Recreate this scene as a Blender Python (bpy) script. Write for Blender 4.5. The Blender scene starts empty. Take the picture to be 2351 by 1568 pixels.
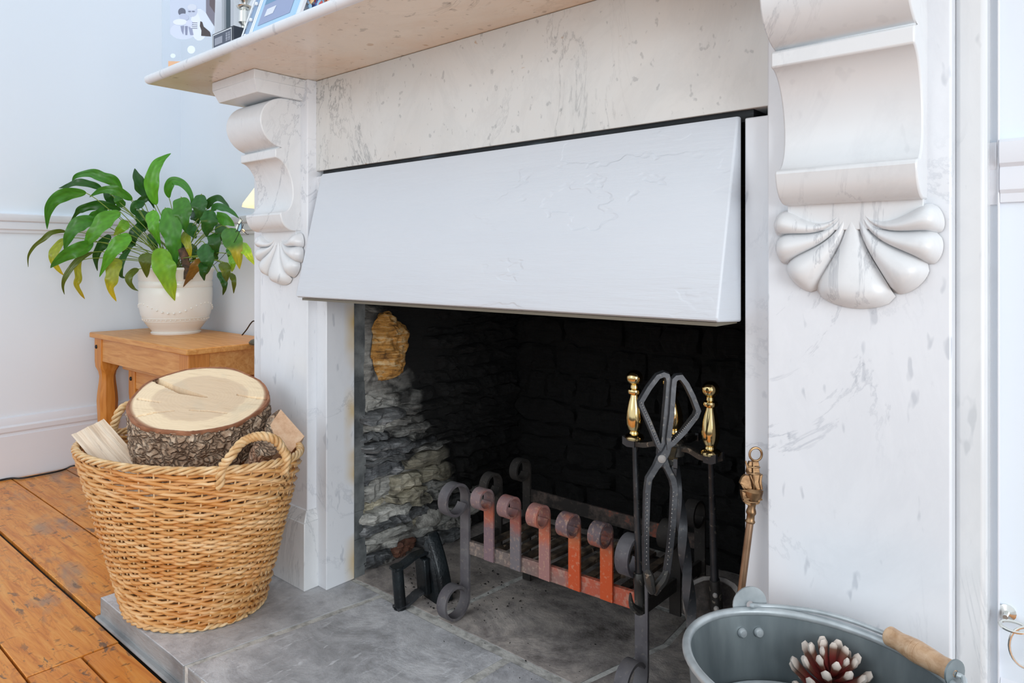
import bpy, bmesh, math, random
from mathutils import Vector, Matrix, noise
PI = math.pi
rnd = random.Random(7)
C = bpy.context.scene.collection

# ------------------------------------------------------------------ camera, sky, lamps, exposure
K = .93                                    # distance from the camera to the chimneypiece face
FPX, CXP, HVP, YAW = 1617., 1175.5, 600., math.radians(40.77)
CAM = Vector((0, -K, .79))
cd = bpy.data.cameras.new('camera'); cam = bpy.data.objects.new('camera', cd); C.objects.link(cam)
cam.location = CAM; cam.rotation_euler = (PI/2, 0, YAW)
cd.sensor_width = 36; cd.lens = FPX/2351*36; cd.shift_y = -184/2351; cd.clip_start = .02
bpy.context.scene.camera = cam
wd = bpy.data.worlds.new('world'); bpy.context.scene.world = wd; wd.use_nodes = True
bg = wd.node_tree.nodes['Background']; bg.inputs[0].default_value = (.87, .94, 1, 1); bg.inputs[1].default_value = 1.0
def area_light(name, loc, target, sx, sy, power, col):
    l = bpy.data.lights.new(name, 'AREA'); l.shape = 'RECTANGLE'; l.size = sx; l.size_y = sy; l.energy = power; l.color = col
    o = bpy.data.objects.new(name, l); C.objects.link(o); o.location = loc
    o.rotation_euler = (Vector(target)-Vector(loc)).to_track_quat('-Z', 'Y').to_euler(); return o
area_light('window_daylight', (-1.6, -3.6, 1.9), (-1.1, 0, .7), 1.7, 1.7, 14, (.93, .97, 1))
area_light('right_fill_light', (3.2, -2.3, 1.1), (-1.2, .1, .45), 2.0, 2.0, 88, (.95, .98, 1))  # unseen area light added to fill the reveal and chamber stones
vs = bpy.context.scene.view_settings
vs.view_transform = 'Standard'; vs.look = 'None'; vs.gamma = 1; vs.use_curve_mapping = False; vs.exposure = .09

# ------------------------------------------------------------------ helpers: photo geometry
FW = Vector((-math.sin(YAW), math.cos(YAW), 0)); RT = Vector((math.cos(YAW), math.sin(YAW), 0)); UP = Vector((0, 0, 1))
def ray(u, v): return FW*FPX + RT*(u-CXP) + UP*(HVP-v)
def onx(u, v, x): d = ray(u, v); return CAM + d*((x-CAM.x)/d.x)
def ony(u, v, y): d = ray(u, v); return CAM + d*((y-CAM.y)/d.y)
def onz(u, v, z): d = ray(u, v); return CAM + d*((z-CAM.z)/d.z)
def onw(u, v, w): return CAM + ray(u, v)*(w/FPX)
def proj(p): q = Vector(p)-CAM; w = q.dot(FW); return CXP+FPX*q.dot(RT)/w, HVP-FPX*q.z/w, w

# ------------------------------------------------------------------ helpers: meshes
class MB:
    def __init__(s): s.v = []; s.f = []; s.m = []; s.c = []
    def add(s, vs_, fs_, mi=0, col=None):
        b = len(s.v); s.v += [tuple(v) for v in vs_]
        s.f += [tuple(b+i for i in f) for f in fs_]; s.m += [mi]*len(fs_)
        s.c += (col if isinstance(col, list) else [col or (1, 1, 1)]*len(vs_))
    def box(s, x0, x1, y0, y1, z0, z1, mi=0, M=None):
        v = [Vector((x, y, z)) for z in (z0, z1) for y in (y0, y1) for x in (x0, x1)]
        if M: v = [M @ p for p in v]
        s.add(v, [(0, 2, 3, 1), (4, 5, 7, 6), (0, 1, 5, 4), (2, 6, 7, 3), (0, 4, 6, 2), (1, 3, 7, 5)], mi)
    def frustum(s, a, b, mi=0):   # a,b: (x0,x1,y0,y1,z)
        v = [(x, y, r[4]) for r in (a, b) for y in (r[2], r[3]) for x in (r[0], r[1])]
        s.add(v, [(0, 2, 3, 1), (4, 5, 7, 6), (0, 1, 5, 4), (2, 6, 7, 3), (0, 4, 6, 2), (1, 3, 7, 5)], mi)
    def loft(s, rings, closed=True, caps=True, mi=0, wrap=False, col=None):
        n = len(rings[0]); v = [p for r in rings for p in r]; f = []
        R = len(rings)
        for i in range(R if wrap else R-1):
            j2 = (i+1) % R
            for j in range(n if closed else n-1):
                k = (j+1) % n; f.append((i*n+j, i*n+k, j2*n+k, j2*n+j))
        if caps and closed and not wrap:
            f.append(tuple(range(n))[::-1]); f.append(tuple((R-1)*n+j for j in range(n)))
        s.add(v, f, mi, col)
    def tube(s, pts, r, seg=8, mi=0, wrap=False, caps=True, flat=None, twist=0, square=False):
        pts = [Vector(p) for p in pts]; n = len(pts); rings = []
        rr = r if isinstance(r, (list, tuple)) else [r]*n
        nrm = None; tw = 0
        for i, p in enumerate(pts):
            a = pts[(i-1) % n] if (wrap or i > 0) else p; b = pts[(i+1) % n] if (wrap or i < n-1) else p
            t = (b-a).normalized()
            if nrm is None:
                ref = Vector((0, 0, 1)) if abs(t.z) < .9 else Vector((1, 0, 0))
                if flat is not None: ref = Vector(flat)
                nrm = (ref - t*ref.dot(t)).normalized()
            else:
                nrm = (nrm - t*nrm.dot(t))
                if flat is not None: nrm = Vector(flat) - t*Vector(flat).dot(t)
                nrm.normalize()
            bn = t.cross(nrm); ring = []
            for j in range(seg):
                q = 2*PI*j/seg + tw + (PI/4 if square else 0)
                ring.append(p + (nrm*math.cos(q) + bn*math.sin(q))*rr[i])
            tw += twist; rings.append(ring)
        s.loft(rings, True, caps, mi, wrap)
    def ribbon(s, pts, side, hw, ht, mi=0, out=None):
        # flat bar: path pts, side = width direction, hw half width, ht half thickness
        pts = [Vector(p) for p in pts]; side = Vector(side).normalized(); rings = []
        for i, p in enumerate(pts):
            t = (pts[min(i+1, len(pts)-1)]-pts[max(i-1, 0)]).normalized()
            n = t.cross(side).normalized(); h = hw[i] if isinstance(hw, list) else hw
            rings.append([p+side*h+n*ht, p-side*h+n*ht, p-side*h-n*ht, p+side*h-n*ht])
        s.loft(rings, True, True, mi)
    def lathe(s, prof, c=(0, 0, 0), seg=32, mi=0, axis=None, sx=1, sy=1, closed=False):
        c = Vector(c); rings = []
        Q = Matrix.Identity(3) if axis is None else Vector(axis).normalized().to_track_quat('Z', 'Y').to_matrix()
        for r, z in prof:
            rings.append([c + Q @ Vector((r*sx*math.cos(2*PI*j/seg), r*sy*math.sin(2*PI*j/seg), z)) for j in range(seg)])
        s.loft(rings, True, not closed, mi, closed)
    def prism(s, poly, d, mi=0):   # poly: 3D points, extruded by vector d
        n = len(poly); d = Vector(d); v = [Vector(p) for p in poly] + [Vector(p)+d for p in poly]
        f = [tuple(range(n))[::-1], tuple(range(n, 2*n))] + [(i, (i+1) % n, n+(i+1) % n, n+i) for i in range(n)]
        s.add(v, f, mi)
    def ball(s, c, r, seg=16, mi=0, sz=1):
        prof = [(max(1e-4, r*math.sin(PI*i/(seg//2))), -r*sz*math.cos(PI*i/(seg//2))) for i in range(seg//2+1)]
        s.lathe(prof, c, seg, mi)
    def build(s, name, mats, parent=None, smooth=True, bevel=0, ang=40, seg=2, recalc=True):
        me = bpy.data.meshes.new(name); me.from_pydata(s.v, [], s.f)
        if recalc:
            bm = bmesh.new(); bm.from_mesh(me); bmesh.ops.recalc_face_normals(bm, faces=bm.faces); bm.to_mesh(me); bm.free()
        mats = mats if isinstance(mats, list) else [mats]
        for m in mats: me.materials.append(m)
        me.polygons.foreach_set('material_index', s.m)
        if any(c != (1, 1, 1) for c in s.c):
            ca = me.color_attributes.new('Col', 'FLOAT_COLOR', 'POINT')
            ca.data.foreach_set('color', [x for c in s.c for x in (c[0], c[1], c[2], 1)])
        if smooth:
            me.polygons.foreach_set('use_smooth', [True]*len(me.polygons)); me.set_sharp_from_angle(angle=math.radians(ang))
        me.update()
        o = bpy.data.objects.new(name, me); C.objects.link(o)
        if parent: o.parent = parent; o.matrix_parent_inverse = Matrix.Translation(-parent.location) if parent.type == 'EMPTY' else Matrix.Identity(4)
        if bevel:
            b = o.modifiers.new('bevel', 'BEVEL'); b.width = bevel; b.segments = seg; b.limit_method = 'ANGLE'; b.angle_limit = math.radians(35); b.harden_normals = False
        return o
def tag(o, label=None, cat=None, group=None, kind=None):
    if label: o['label'] = label
    if cat: o['category'] = cat
    if group: o['group'] = group
    if kind: o['kind'] = kind
    return o
def thing(name, label, cat, loc, group=None):
    o = bpy.data.objects.new(name, None); C.objects.link(o); o.location = loc; o.empty_display_size = .05
    return tag(o, label, cat, group)
def arc(c, r, a0, a1, n, ax, ay, r1=None):
    c, ax, ay = Vector(c), Vector(ax), Vector(ay); r1 = r if r1 is None else r1
    return [c + ax*((r+(r1-r)*i/n)*math.cos(a0+(a1-a0)*i/n)) + ay*((r+(r1-r)*i/n)*math.sin(a0+(a1-a0)*i/n)) for i in range(n+1)]
def smoothpath(pts, n=6):
    pts = [Vector(p) for p in pts]; out = []
    for i in range(len(pts)-1):
        p0 = pts[max(i-1, 0)]; p1 = pts[i]; p2 = pts[i+1]; p3 = pts[min(i+2, len(pts)-1)]
        for k in range(n):
            t = k/n
            out.append(.5*((2*p1)+(p2-p0)*t+(2*p0-5*p1+4*p2-p3)*t*t+(-p0+3*p1-3*p2+p3)*t**3))
    out.append(pts[-1]); return out
def sstep(a, b, x): t = max(0, min(1, (x-a)/(b-a))); return t*t*(3-2*t)

# ------------------------------------------------------------------ helpers: materials
def S(r, g, b):
    f = lambda c: (c/255)/12.92 if c/255 <= .04045 else ((c/255+.055)/1.055)**2.4
    return (f(r), f(g), f(b), 1)
class Mat:
    def __init__(s, name, rough=.5, metal=0, col=None, spec=None):
        s.m = bpy.data.materials.new(name); s.m.use_nodes = True; s.nt = s.m.node_tree
        s.b = s.nt.nodes['Principled BSDF']; s.b.inputs['Roughness'].default_value = rough; s.b.inputs['Metallic'].default_value = metal
        if spec is not None: s.b.inputs['Specular IOR Level'].default_value = spec
        if col: s.b.inputs['Base Color'].default_value = col
    def n(s, t, **kw):
        x = s.nt.nodes.new(t)
        for k, v in kw.items():
            if k in x.inputs: x.inputs[k].default_value = v
            else: setattr(x, k, v)
        return x
    def l(s, a, b): s.nt.links.new(a, b)
    def coord(s, kind='Object', scale=(1, 1, 1), rot=(0, 0, 0), loc=(0, 0, 0)):
        if not hasattr(s, 'tc'): s.tc = s.n('ShaderNodeTexCoord')
        mp = s.n('ShaderNodeMapping'); mp.inputs['Scale'].default_value = scale; mp.inputs['Rotation'].default_value = rot; mp.inputs['Location'].default_value = loc
        if kind == 'World': g = s.n('ShaderNodeNewGeometry'); s.l(g.outputs['Position'], mp.inputs[0])
        else: s.l(s.tc.outputs[kind], mp.inputs[0])
        return mp.outputs[0]
    def noise(s, vec, scale, detail=4, rough=.5, dist=0):
        x = s.n('ShaderNodeTexNoise'); x.inputs['Scale'].default_value = scale; x.inputs['Detail'].default_value = detail
        x.inputs['Roughness'].default_value = rough; x.inputs['Distortion'].default_value = dist; s.l(vec, x.inputs['Vector']); return x.outputs['Fac']
    def ramp(s, fac, stops, interp='LINEAR'):
        x = s.n('ShaderNodeValToRGB'); x.color_ramp.interpolation = interp; e = x.color_ramp.elements
        while len(e) < len(stops): e.new(.5)
        for i, (p, c) in enumerate(stops): e[i].position = p; e[i].color = c if len(c) == 4 else (*c, 1)
        s.l(fac, x.inputs[0]); return x.outputs[0]
    def mix(s, fac, a, b, mode='MIX'):
        x = s.n('ShaderNodeMix', data_type='RGBA', blend_type=mode)
        for k, v in ((0, fac), (6, a), (7, b)):
            if hasattr(v, 'default_value') or hasattr(v, 'links'): s.l(v, x.inputs[k])
            else: x.inputs[k].default_value = v
        return x.outputs[2]
    def math(s, op, a, b=None, clamp=False):
        x = s.n('ShaderNodeMath', operation=op, use_clamp=clamp)
        for i, v in enumerate((a, b)):
            if v is None: continue
            if hasattr(v, 'links'): s.l(v, x.inputs[i])
            else: x.inputs[i].default_value = v
        return x.outputs[0]
    def base(s, c): s.l(c, s.b.inputs['Base Color']); return s
    def bump(s, h, strength=.3, dist=.01):
        x = s.n('ShaderNodeBump'); x.inputs['Strength'].default_value = strength; x.inputs['Distance'].default_value = dist
        s.l(h, x.inputs['Height']); s.l(x.outputs[0], s.b.inputs['Normal']); return s
    def band(s, fac, w, c=.5):   # bright where fac is near c
        d = s.math('ABSOLUTE', s.math('SUBTRACT', fac, c)); return s.math('SUBTRACT', 1, s.math('DIVIDE', d, w, True), True)
    def axis(s, vec, i):
        x = s.n('ShaderNodeSeparateXYZ'); s.l(vec, x.inputs[0]); return x.outputs[i]
BLK = (0, 0, 0, 1); WHT = (1, 1, 1, 1)
def marble(name, base, vein, amount=.5, speck=.5, warm=0., rot=(.5, .6, .4), rough=.24, scale=1, sps=(55, 55, 20)):
    m = Mat(name, rough); v = m.coord('World', (scale*1.0, scale*1.0, scale*.55), rot)
    v0 = m.coord('World')
    big = m.noise(v, 3.8, 8, .66, 1.2); b = m.band(big, .013)
    mask = m.ramp(m.noise(v0, 2.6, 2), [(.48, BLK), (.66, WHT)])
    soft = m.band(m.noise(v, 5.5, 8, .7, .8), .06, .47)
    vs_ = m.coord('World', sps, (.3, .5, .25))
    sp = m.ramp(m.noise(vs_, 1, 2, .5), [(.655, BLK), (.71, WHT)])
    vf = m.math('MULTIPLY', m.math('MULTIPLY', b, mask), amount)
    vf = m.math('ADD', vf, m.math('MULTIPLY', m.math('MULTIPLY', soft, m.noise(v0, 7, 2)), amount*.20))
    vf = m.math('ADD', vf, m.math('MULTIPLY', sp, speck), True)
    cloud = m.mix(m.ramp(m.noise(v0, 4, 5, .6), [(.3, BLK), (.7, WHT)]), base, tuple(c*.93 for c in base[:3])+(1,))
    col = m.mix(vf, cloud, vein)
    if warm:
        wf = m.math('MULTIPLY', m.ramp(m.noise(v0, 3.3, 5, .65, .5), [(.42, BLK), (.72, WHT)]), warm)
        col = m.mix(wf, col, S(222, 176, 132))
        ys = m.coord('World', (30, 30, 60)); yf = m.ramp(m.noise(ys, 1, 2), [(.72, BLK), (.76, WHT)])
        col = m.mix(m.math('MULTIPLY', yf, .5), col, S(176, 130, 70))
    m.base(col); m.b.inputs['Coat Weight'].default_value = .15; m.b.inputs['Coat Roughness'].default_value = .12
    m.bump(m.noise(v0, 40, 3), .04, .002)
    return m.m
M = {}
M['marble'] = marble('white_marble', S(230, 233, 238), S(166, 172, 182), .5, .42)
M['marble_corbel'] = marble('carved_marble', S(226, 228, 230), S(150, 154, 162), .6, .10, 0, (.2, .9, .7), .36)
M['marble_frieze'] = marble('frieze_marble', S(218, 219, 217), S(140, 144, 146), .8, .42, .07, (.5, .9, .9), .28, 1, (75, 75, 60))
M['marble_shelf'] = marble('shelf_marble', S(240, 228, 212), S(160, 146, 130), .6, .5, .5, (.4, .2, .1), .2, 1, (60, 60, 60))  # peach tone: part stain, part floor bounce put into the colour
M['marble_grey'] = marble('grey_veined_marble', S(222, 224, 226), S(158, 164, 170), .6, .3, 0, (.3, .4, .9))
def jamb_marble():
    m = bpy.data.materials[M['marble'].name].copy(); m.name = 'jamb_marble_stained'; nt = m.node_tree
    b = nt.nodes['Principled BSDF']; src = b.inputs['Base Color'].links[0].from_socket
    g = nt.nodes.new('ShaderNodeNewGeometry'); sx = nt.nodes.new('ShaderNodeSeparateXYZ'); nt.links.new(g.outputs['Position'], sx.inputs[0])
    r = nt.nodes.new('ShaderNodeMapRange'); r.inputs[1].default_value = .045; r.inputs[2].default_value = .078; nt.links.new(sx.outputs[1], r.inputs[0])
    n_ = nt.nodes.new('ShaderNodeTexNoise'); n_.inputs['Scale'].default_value = 9; nt.links.new(g.outputs['Position'], n_.inputs['Vector'])
    rr = nt.nodes.new('ShaderNodeMapRange'); rr.inputs[1].default_value = .45; rr.inputs[2].default_value = .7; nt.links.new(n_.outputs['Fac'], rr.inputs[0])
    mu = nt.nodes.new('ShaderNodeMath'); mu.operation = 'MULTIPLY'; nt.links.new(r.outputs[0], mu.inputs[0]); nt.links.new(rr.outputs[0], mu.inputs[1])
    mx = nt.nodes.new('ShaderNodeMix'); mx.data_type = 'RGBA'; nt.links.new(mu.outputs[0], mx.inputs[0]); nt.links.new(src, mx.inputs[6]); mx.inputs[7].default_value = S(208, 178, 112)
    nt.links.new(mx.outputs[2], b.inputs['Base Color']); return m
M['jamb'] = jamb_marble()

m = Mat('wall_paint', .55); v = m.coord('World')
m.base(m.mix(m.noise(v, 2, 3), S(224, 233, 243), S(231, 238, 246))).bump(m.noise(v, 90, 3), .05, .002); M['wall'] = m.m
m = Mat('gloss_trim_paint', .3); v = m.coord('World')
m.base(m.mix(m.noise(v, 5, 3), S(228, 230, 236), S(220, 223, 230))).bump(m.noise(v, 30, 2), .04, .002); M['trim'] = m.m
m = Mat('hood_paint', .38); v = m.coord('World', (2, 2, 26)); v2 = m.coord('World', (3, 3, 9))
fl = m.band(m.noise(v2, 2.1, 6, .6, .8), .012); brush = m.noise(v, 4, 6, .6)
cr = m.ramp(m.noise(m.coord('World', (1, 1, 2)), 2.6, 5, .6), [(.50, BLK), (.512, WHT)])
pv = m.n('ShaderNodeVectorMath', operation='DISTANCE'); pv.inputs[1].default_value = (-.62, -.05, .83); m.l(m.coord('World'), pv.inputs[0])
pm = m.ramp(m.math('ADD', pv.outputs['Value'], m.math('MULTIPLY', m.noise(v2, 2, 3), .2)), [(.24, WHT), (.36, BLK)])
h = m.math('ADD', m.math('MULTIPLY', brush, .5), m.math('MULTIPLY', m.math('MULTIPLY', cr, m.math('ADD', m.math('MULTIPLY', pm, .85), .1)), .45))
m.base(m.mix(m.noise(v2, 1.3, 5, .6), S(214, 220, 227), S(206, 213, 222))).bump(h, .55, .003); M['hood'] = m.m
m = Mat('hood_edge_dark', .5, 0, S(112, 106, 92)); M['hood_edge'] = m.m
m = Mat('black_iron_gap', .6, .3); v = m.coord('World', (9, 9, 60))
m.base(m.ramp(m.noise(v, 2, 4), [(.35, S(14, 15, 16)), (.6, S(34, 38, 42)), (.7, S(66, 74, 80))])); M['black'] = m.m

def slate(name, a, b, c, light=.5):
    m = Mat(name, .5); v = m.coord('World'); vb = m.coord('World', (1, 1.4, 1), (0, 0, .5))
    oi = m.n('ShaderNodeObjectInfo'); n1 = m.noise(v, 7, 8, .68, .7); n2 = m.noise(v, 38, 6, .75)
    base = m.ramp(m.math('ADD', m.math('MULTIPLY', n1, .65), m.math('MULTIPLY', n2, .35)), [(.36, c), (.47, b), (.58, a)])
    sm = m.ramp(m.noise(vb, 3.2, 6, .65, 1), [(.50, BLK), (.64, WHT)])
    base = m.mix(m.math('MULTIPLY', sm, .35), base, c)
    ms = m.coord('World', (70, 22, 10), (0, 0, .9)); mk = m.ramp(m.noise(ms, 1, 3, .6, .6), [(.60, BLK), (.68, WHT)])
    area = m.ramp(m.noise(v, 4, 2), [(.42, BLK), (.60, WHT)])
    base = m.mix(m.math('MULTIPLY', m.math('MULTIPLY', mk, area), light), base, S(222, 224, 228))
    br = m.ramp(m.noise(m.coord('World', (1, 1, 1), (0, 0, 0), (3, 1, 0)), 9, 3), [(.66, BLK), (.74, WHT)])
    base = m.mix(m.math('MULTIPLY', br, .25), base, S(140, 116, 84))
    m.base(m.mix(m.math('MULTIPLY', oi.outputs['Random'], .10), base, S(80, 80, 84)))
    m.bump(m.math('ADD', n1, m.math('MULTIPLY', n2, .35)), .55, .008)
    return m.m
M['slate'] = slate('hearth_slate', S(212, 213, 216), S(180, 181, 185), S(142, 142, 144), .8)
M['slate_back'] = slate('sooty_slate', S(206, 196, 188), S(164, 156, 152), S(98, 92, 88), .1)
m = Mat('hearth_slate_edge', .6); v = m.coord('World', (3, 3, 14)); v2 = m.coord('World')
m.base(m.mix(m.ramp(m.noise(v2, 8, 5), [(.4, BLK), (.6, WHT)]), S(122, 124, 126), S(156, 158, 159))).bump(m.noise(v, 8, 6), .5, .006); M['slate_edge'] = m.m
m = Mat('grout', .85); v = m.coord('World')
m.base(m.ramp(m.noise(v, 60, 5), [(.32, S(158, 157, 153)), (.55, S(206, 205, 200))])).bump(m.noise(v, 120, 4), .5, .003); M['grout'] = m.m

m = Mat('orange_floorboard', .36); oi = m.n('ShaderNodeObjectInfo')
v = m.coord('World', (1.2, 16, 1)); w = m.coord('World'); wl = m.coord('World', (1, 2.4, 1), (0, 0, .25))
g = m.noise(v, 4.5, 8, .65, .8); kn = m.band(m.noise(m.coord('World', (1, 5, 1)), 3, 3, .5, 1.6), .02)
col = m.ramp(g, [(.3, S(192, 108, 34)), (.5, S(224, 146, 62)), (.72, S(236, 172, 92))])
col = m.mix(m.math('MULTIPLY', oi.outputs['Random'], .35), col, S(206, 116, 40))
col = m.mix(m.math('MULTIPLY', kn, .4), col, S(168, 92, 34))
grey = m.ramp(m.noise(wl, 3.4, 5, .6, .5), [(.53, BLK), (.66, WHT)])
col = m.mix(m.math('MULTIPLY', grey, .62), col, S(132, 124, 116))
dk = m.ramp(m.noise(wl, 17, 5, .62, .5), [(.575, BLK), (.63, WHT)])
dm = m.ramp(m.noise(w, 3.0, 3), [(.42, BLK), (.6, WHT)])
col = m.mix(m.math('MULTIPLY', m.math('MULTIPLY', dk, dm), .8), col, S(86, 72, 62))
sc = m.ramp(m.noise(m.coord('World', (60, 30, 1), (0, 0, .7)), 1, 3), [(.63, BLK), (.69, WHT)])
col = m.mix(m.math('MULTIPLY', sc, .6), col, S(96, 62, 34))
m.base(col).bump(m.math('ADD', g, m.math('MULTIPLY', dk, -.5)), .18, .003); M['board'] = m.m
m = Mat('floor_gap_dark', .9, 0, S(44, 36, 26)); M['gap'] = m.m

def wood(name, a, b, c, sc=(1, 12, 12), rough=.4, kind='World'):
    m = Mat(name, rough); v = m.coord(kind, sc); g = m.noise(v, 5, 6, .6, .7)
    m.base(m.ramp(g, [(.3, a), (.5, b), (.7, c)])).bump(g, .1, .002); return m.m
M['pine'] = wood('honey_pine', S(194, 126, 56), S(212, 148, 76), S(224, 168, 100), (1.4, 14, 14))
M['pine_leg'] = wood('honey_pine_upright', S(184, 112, 38), S(204, 132, 54), S(216, 150, 74), (14, 14, 1.2))
M['grip'] = wood('handle_wood', S(178, 140, 104), S(200, 164, 130), S(214, 184, 152), (20, 20, 20))
m = Mat('split_wood', .7); v = m.coord('Object', (26, 26, 1.4)); g = m.noise(v, 3, 6, .6, .5)
dk = m.ramp(m.noise(m.coord('Object', (40, 40, 12)), 1, 3), [(.68, BLK), (.74, WHT)])
m.base(m.mix(m.math('MULTIPLY', dk, .5), m.ramp(g, [(.3, S(196, 166, 136)), (.5, S(226, 204, 180)), (.7, S(238, 222, 202))]), S(120, 86, 60))).bump(g, .8, .006); M['split'] = m.m
m = Mat('split_wood_pink', .7); v = m.coord('Object', (8, 8, 8)); g = m.noise(v, 6, 6, .7)
m.base(m.ramp(g, [(.3, S(196, 150, 116)), (.5, S(222, 182, 148)), (.7, S(234, 202, 170))])).bump(g, .3, .003); M['split_end'] = m.m
m = Mat('log_face', .6); v = m.coord('Object'); x = m.axis(v, 0); y = m.axis(v, 1)
r = m.math('SQRT', m.math('ADD', m.math('POWER', x, 2), m.math('POWER', y, 2)))
nz = m.noise(v, 9, 4, .6); nz2 = m.noise(m.coord('Object', (3, 22, 1), (0, 0, .1)), 4, 6, .65)
rr = m.math('ADD', r, m.math('MULTIPLY', m.math('SUBTRACT', nz, .5), .05))
heart = m.ramp(rr, [(.090, WHT), (.097, BLK)])
ring = m.n('ShaderNodeMath', operation='SINE'); m.l(m.math('MULTIPLY', rr, 900), ring.inputs[0])
col = m.mix(heart, S(248, 224, 188), S(228, 202, 170))
col = m.mix(m.math('MULTIPLY', m.math('ADD', ring.outputs[0], 1), .05), col, S(196, 160, 108))
col = m.mix(m.math('MULTIPLY', m.ramp(nz2, [(.55, BLK), (.75, WHT)]), .45), col, S(186, 150, 100))
col = m.mix(m.math('MULTIPLY', m.ramp(m.noise(v, 14, 4), [(.55, BLK), (.7, WHT)]), .3), col, S(198, 192, 172))
rim = m.ramp(r, [(.131, BLK), (.1335, WHT)])
col = m.mix(rim, col, S(150, 98, 66))
m.base(col).bump(nz2, .25, .003); M['logface'] = m.m
m = Mat('bark', .85); v = m.coord('Object'); vo = m.n('ShaderNodeTexVoronoi', feature='DISTANCE_TO_EDGE'); vo.inputs['Scale'].default_value = 60
vd = m.n('ShaderNodeVectorMath', operation='ADD'); nn = m.n('ShaderNodeTexNoise'); nn.inputs['Scale'].default_value = 24; m.l(v, nn.inputs['Vector']); sc_ = m.n('ShaderNodeVectorMath', operation='SCALE'); sc_.inputs[3].default_value = .07
m.l(nn.outputs['Color'], sc_.inputs[0]); m.l(v, vd.inputs[0]); m.l(sc_.outputs[0], vd.inputs[1]); m.l(vd.outputs[0], vo.inputs['Vector'])
cr = m.ramp(vo.outputs['Distance'], [(0, BLK), (.20, WHT)])
col = m.ramp(m.noise(v, 34, 7, .75), [(.3, S(132, 102, 80)), (.5, S(192, 164, 138)), (.66, S(230, 210, 186))])
col = m.mix(m.math('ADD', m.math('MULTIPLY', cr, .55), .45), S(74, 54, 42), col); col = m.mix(m.math('MULTIPLY', m.ramp(m.noise(v, 12, 3), [(.6, BLK), (.68, WHT)]), .5), col, S(172, 104, 64))
m.base(col).bump(m.math('ADD', cr, m.noise(v, 80, 4)), .9, .006); M['bark'] = m.m
m = Mat('inner_bark_edge', .8); v = m.coord('Object'); m.base(m.ramp(m.noise(v, 30, 4), [(.3, S(122, 74, 48)), (.7, S(176, 122, 90))])).bump(m.noise(v, 60, 4), .6, .004); M['cambium'] = m.m

m = Mat('wicker', .42); v = m.coord('World'); v2 = m.coord('World', (6, 6, 90))
col = m.ramp(m.noise(v2, 1.3, 3, .5), [(.28, S(186, 122, 58)), (.45, S(214, 160, 96)), (.6, S(228, 186, 132)), (.75, S(238, 208, 164))])
og = m.ramp(m.noise(v, 7, 3), [(.5, BLK), (.72, WHT)])
col = m.mix(m.math('MULTIPLY', og, .6), col, S(204, 124, 44))
m.base(col).bump(m.noise(v, 160, 2), .15, .001); M['wicker'] = m.m
m = Mat('wicker_pale', .45); v = m.coord('World')
m.base(m.ramp(m.noise(v, 45, 3), [(.3, S(196, 148, 92)), (.5, S(220, 182, 130)), (.7, S(232, 204, 162))])); M['wicker_pale'] = m.m
m = Mat('wicker_dark_inside', .8, 0, S(74, 46, 22)); M['wicker_dark'] = m.m

def iron(name, a, b, rough=.5, metal=.55, sp=.0, bsc=60, bs=.25):
    m = Mat(name, rough, metal); v = m.coord('World'); col = m.ramp(m.noise(v, 22, 5), [(.3, a), (.7, b)])
    if sp:
        f = m.ramp(m.noise(v, 130, 3), [(.62, BLK), (.68, WHT)]); col = m.mix(m.math('MULTIPLY', f, sp), col, S(188, 178, 160))
    m.base(col).bump(m.noise(v, bsc, 4), bs, .003); return m.m
M['iron'] = iron('wrought_iron', S(56, 58, 62), S(84, 86, 90), .42, .5, .15)
M['iron_grate'] = iron('scaled_grate_iron', S(84, 80, 86), S(118, 116, 118), .6, .25, .12)
M['iron_dark'] = iron('sooty_iron', S(28, 26, 25), S(52, 48, 45), .8, .1, .05)
M['iron_black'] = iron('black_painted_iron', S(14, 17, 20), S(34, 42, 46), .34, .3, .0, 160, .3)
M['iron_worn'] = iron('worn_tool_iron', S(48, 47, 46), S(92, 90, 86), .4, .6, .5)
M['iron_rod'] = iron('tool_rod_iron', S(44, 45, 48), S(70, 72, 76), .35, .6, .25)
m = Mat('shovel_steel', .4, .6); v = m.coord('World', (1, 1, 1))
m.base(m.ramp(m.noise(v, 16, 6, .65), [(.35, S(44, 38, 38)), (.5, S(86, 80, 76)), (.65, S(132, 118, 110))])).bump(m.noise(v, 60, 4), .2, .002); M['shovel'] = m.m
m = Mat('ash_on_rim', .7, .1); v = m.coord('World'); m.base(m.ramp(m.noise(v, 60, 4), [(.3, S(120, 116, 114)), (.7, S(172, 168, 164))])); M['ash'] = m.m
def rust(name, top, mid, f0, f1, z0, z1):
    m = Mat(name, .65, .1); w = m.coord('World'); z = m.axis(w, 2)
    mr = m.n('ShaderNodeMapRange'); mr.inputs[1].default_value = z0; mr.inputs[2].default_value = z1; m.l(z, mr.inputs[0])
    f = m.math('ADD', mr.outputs[0], m.math('MULTIPLY', m.math('SUBTRACT', m.noise(w, 24, 5, .7), .5), .9), True)
    col = m.ramp(f, [(0, mid), (.45, mid), (.75, top), (1, f1)])
    ash = m.ramp(m.noise(w, 150, 3), [(.56, BLK), (.66, WHT)])
    col = m.mix(m.math('MULTIPLY', ash, f0), col, S(206, 170, 138)); m.base(col).bump(m.noise(w, 90, 4), .25, .002); return m.m
RED = S(192, 84, 48); MAU = S(126, 104, 110); GRY = S(112, 106, 110)
M['bar1'] = rust('rust_faint', S(176, 96, 70), MAU, .2, S(128, 110, 112), .2, .305)
M['bar2'] = rust('rust_purple', S(158, 92, 80), GRY, .2, S(134, 104, 104), .2, .305)
M['bar3'] = rust('rust_pink', S(188, 104, 76), S(160, 116, 112), .35, S(150, 106, 100), .18, .305)
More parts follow.
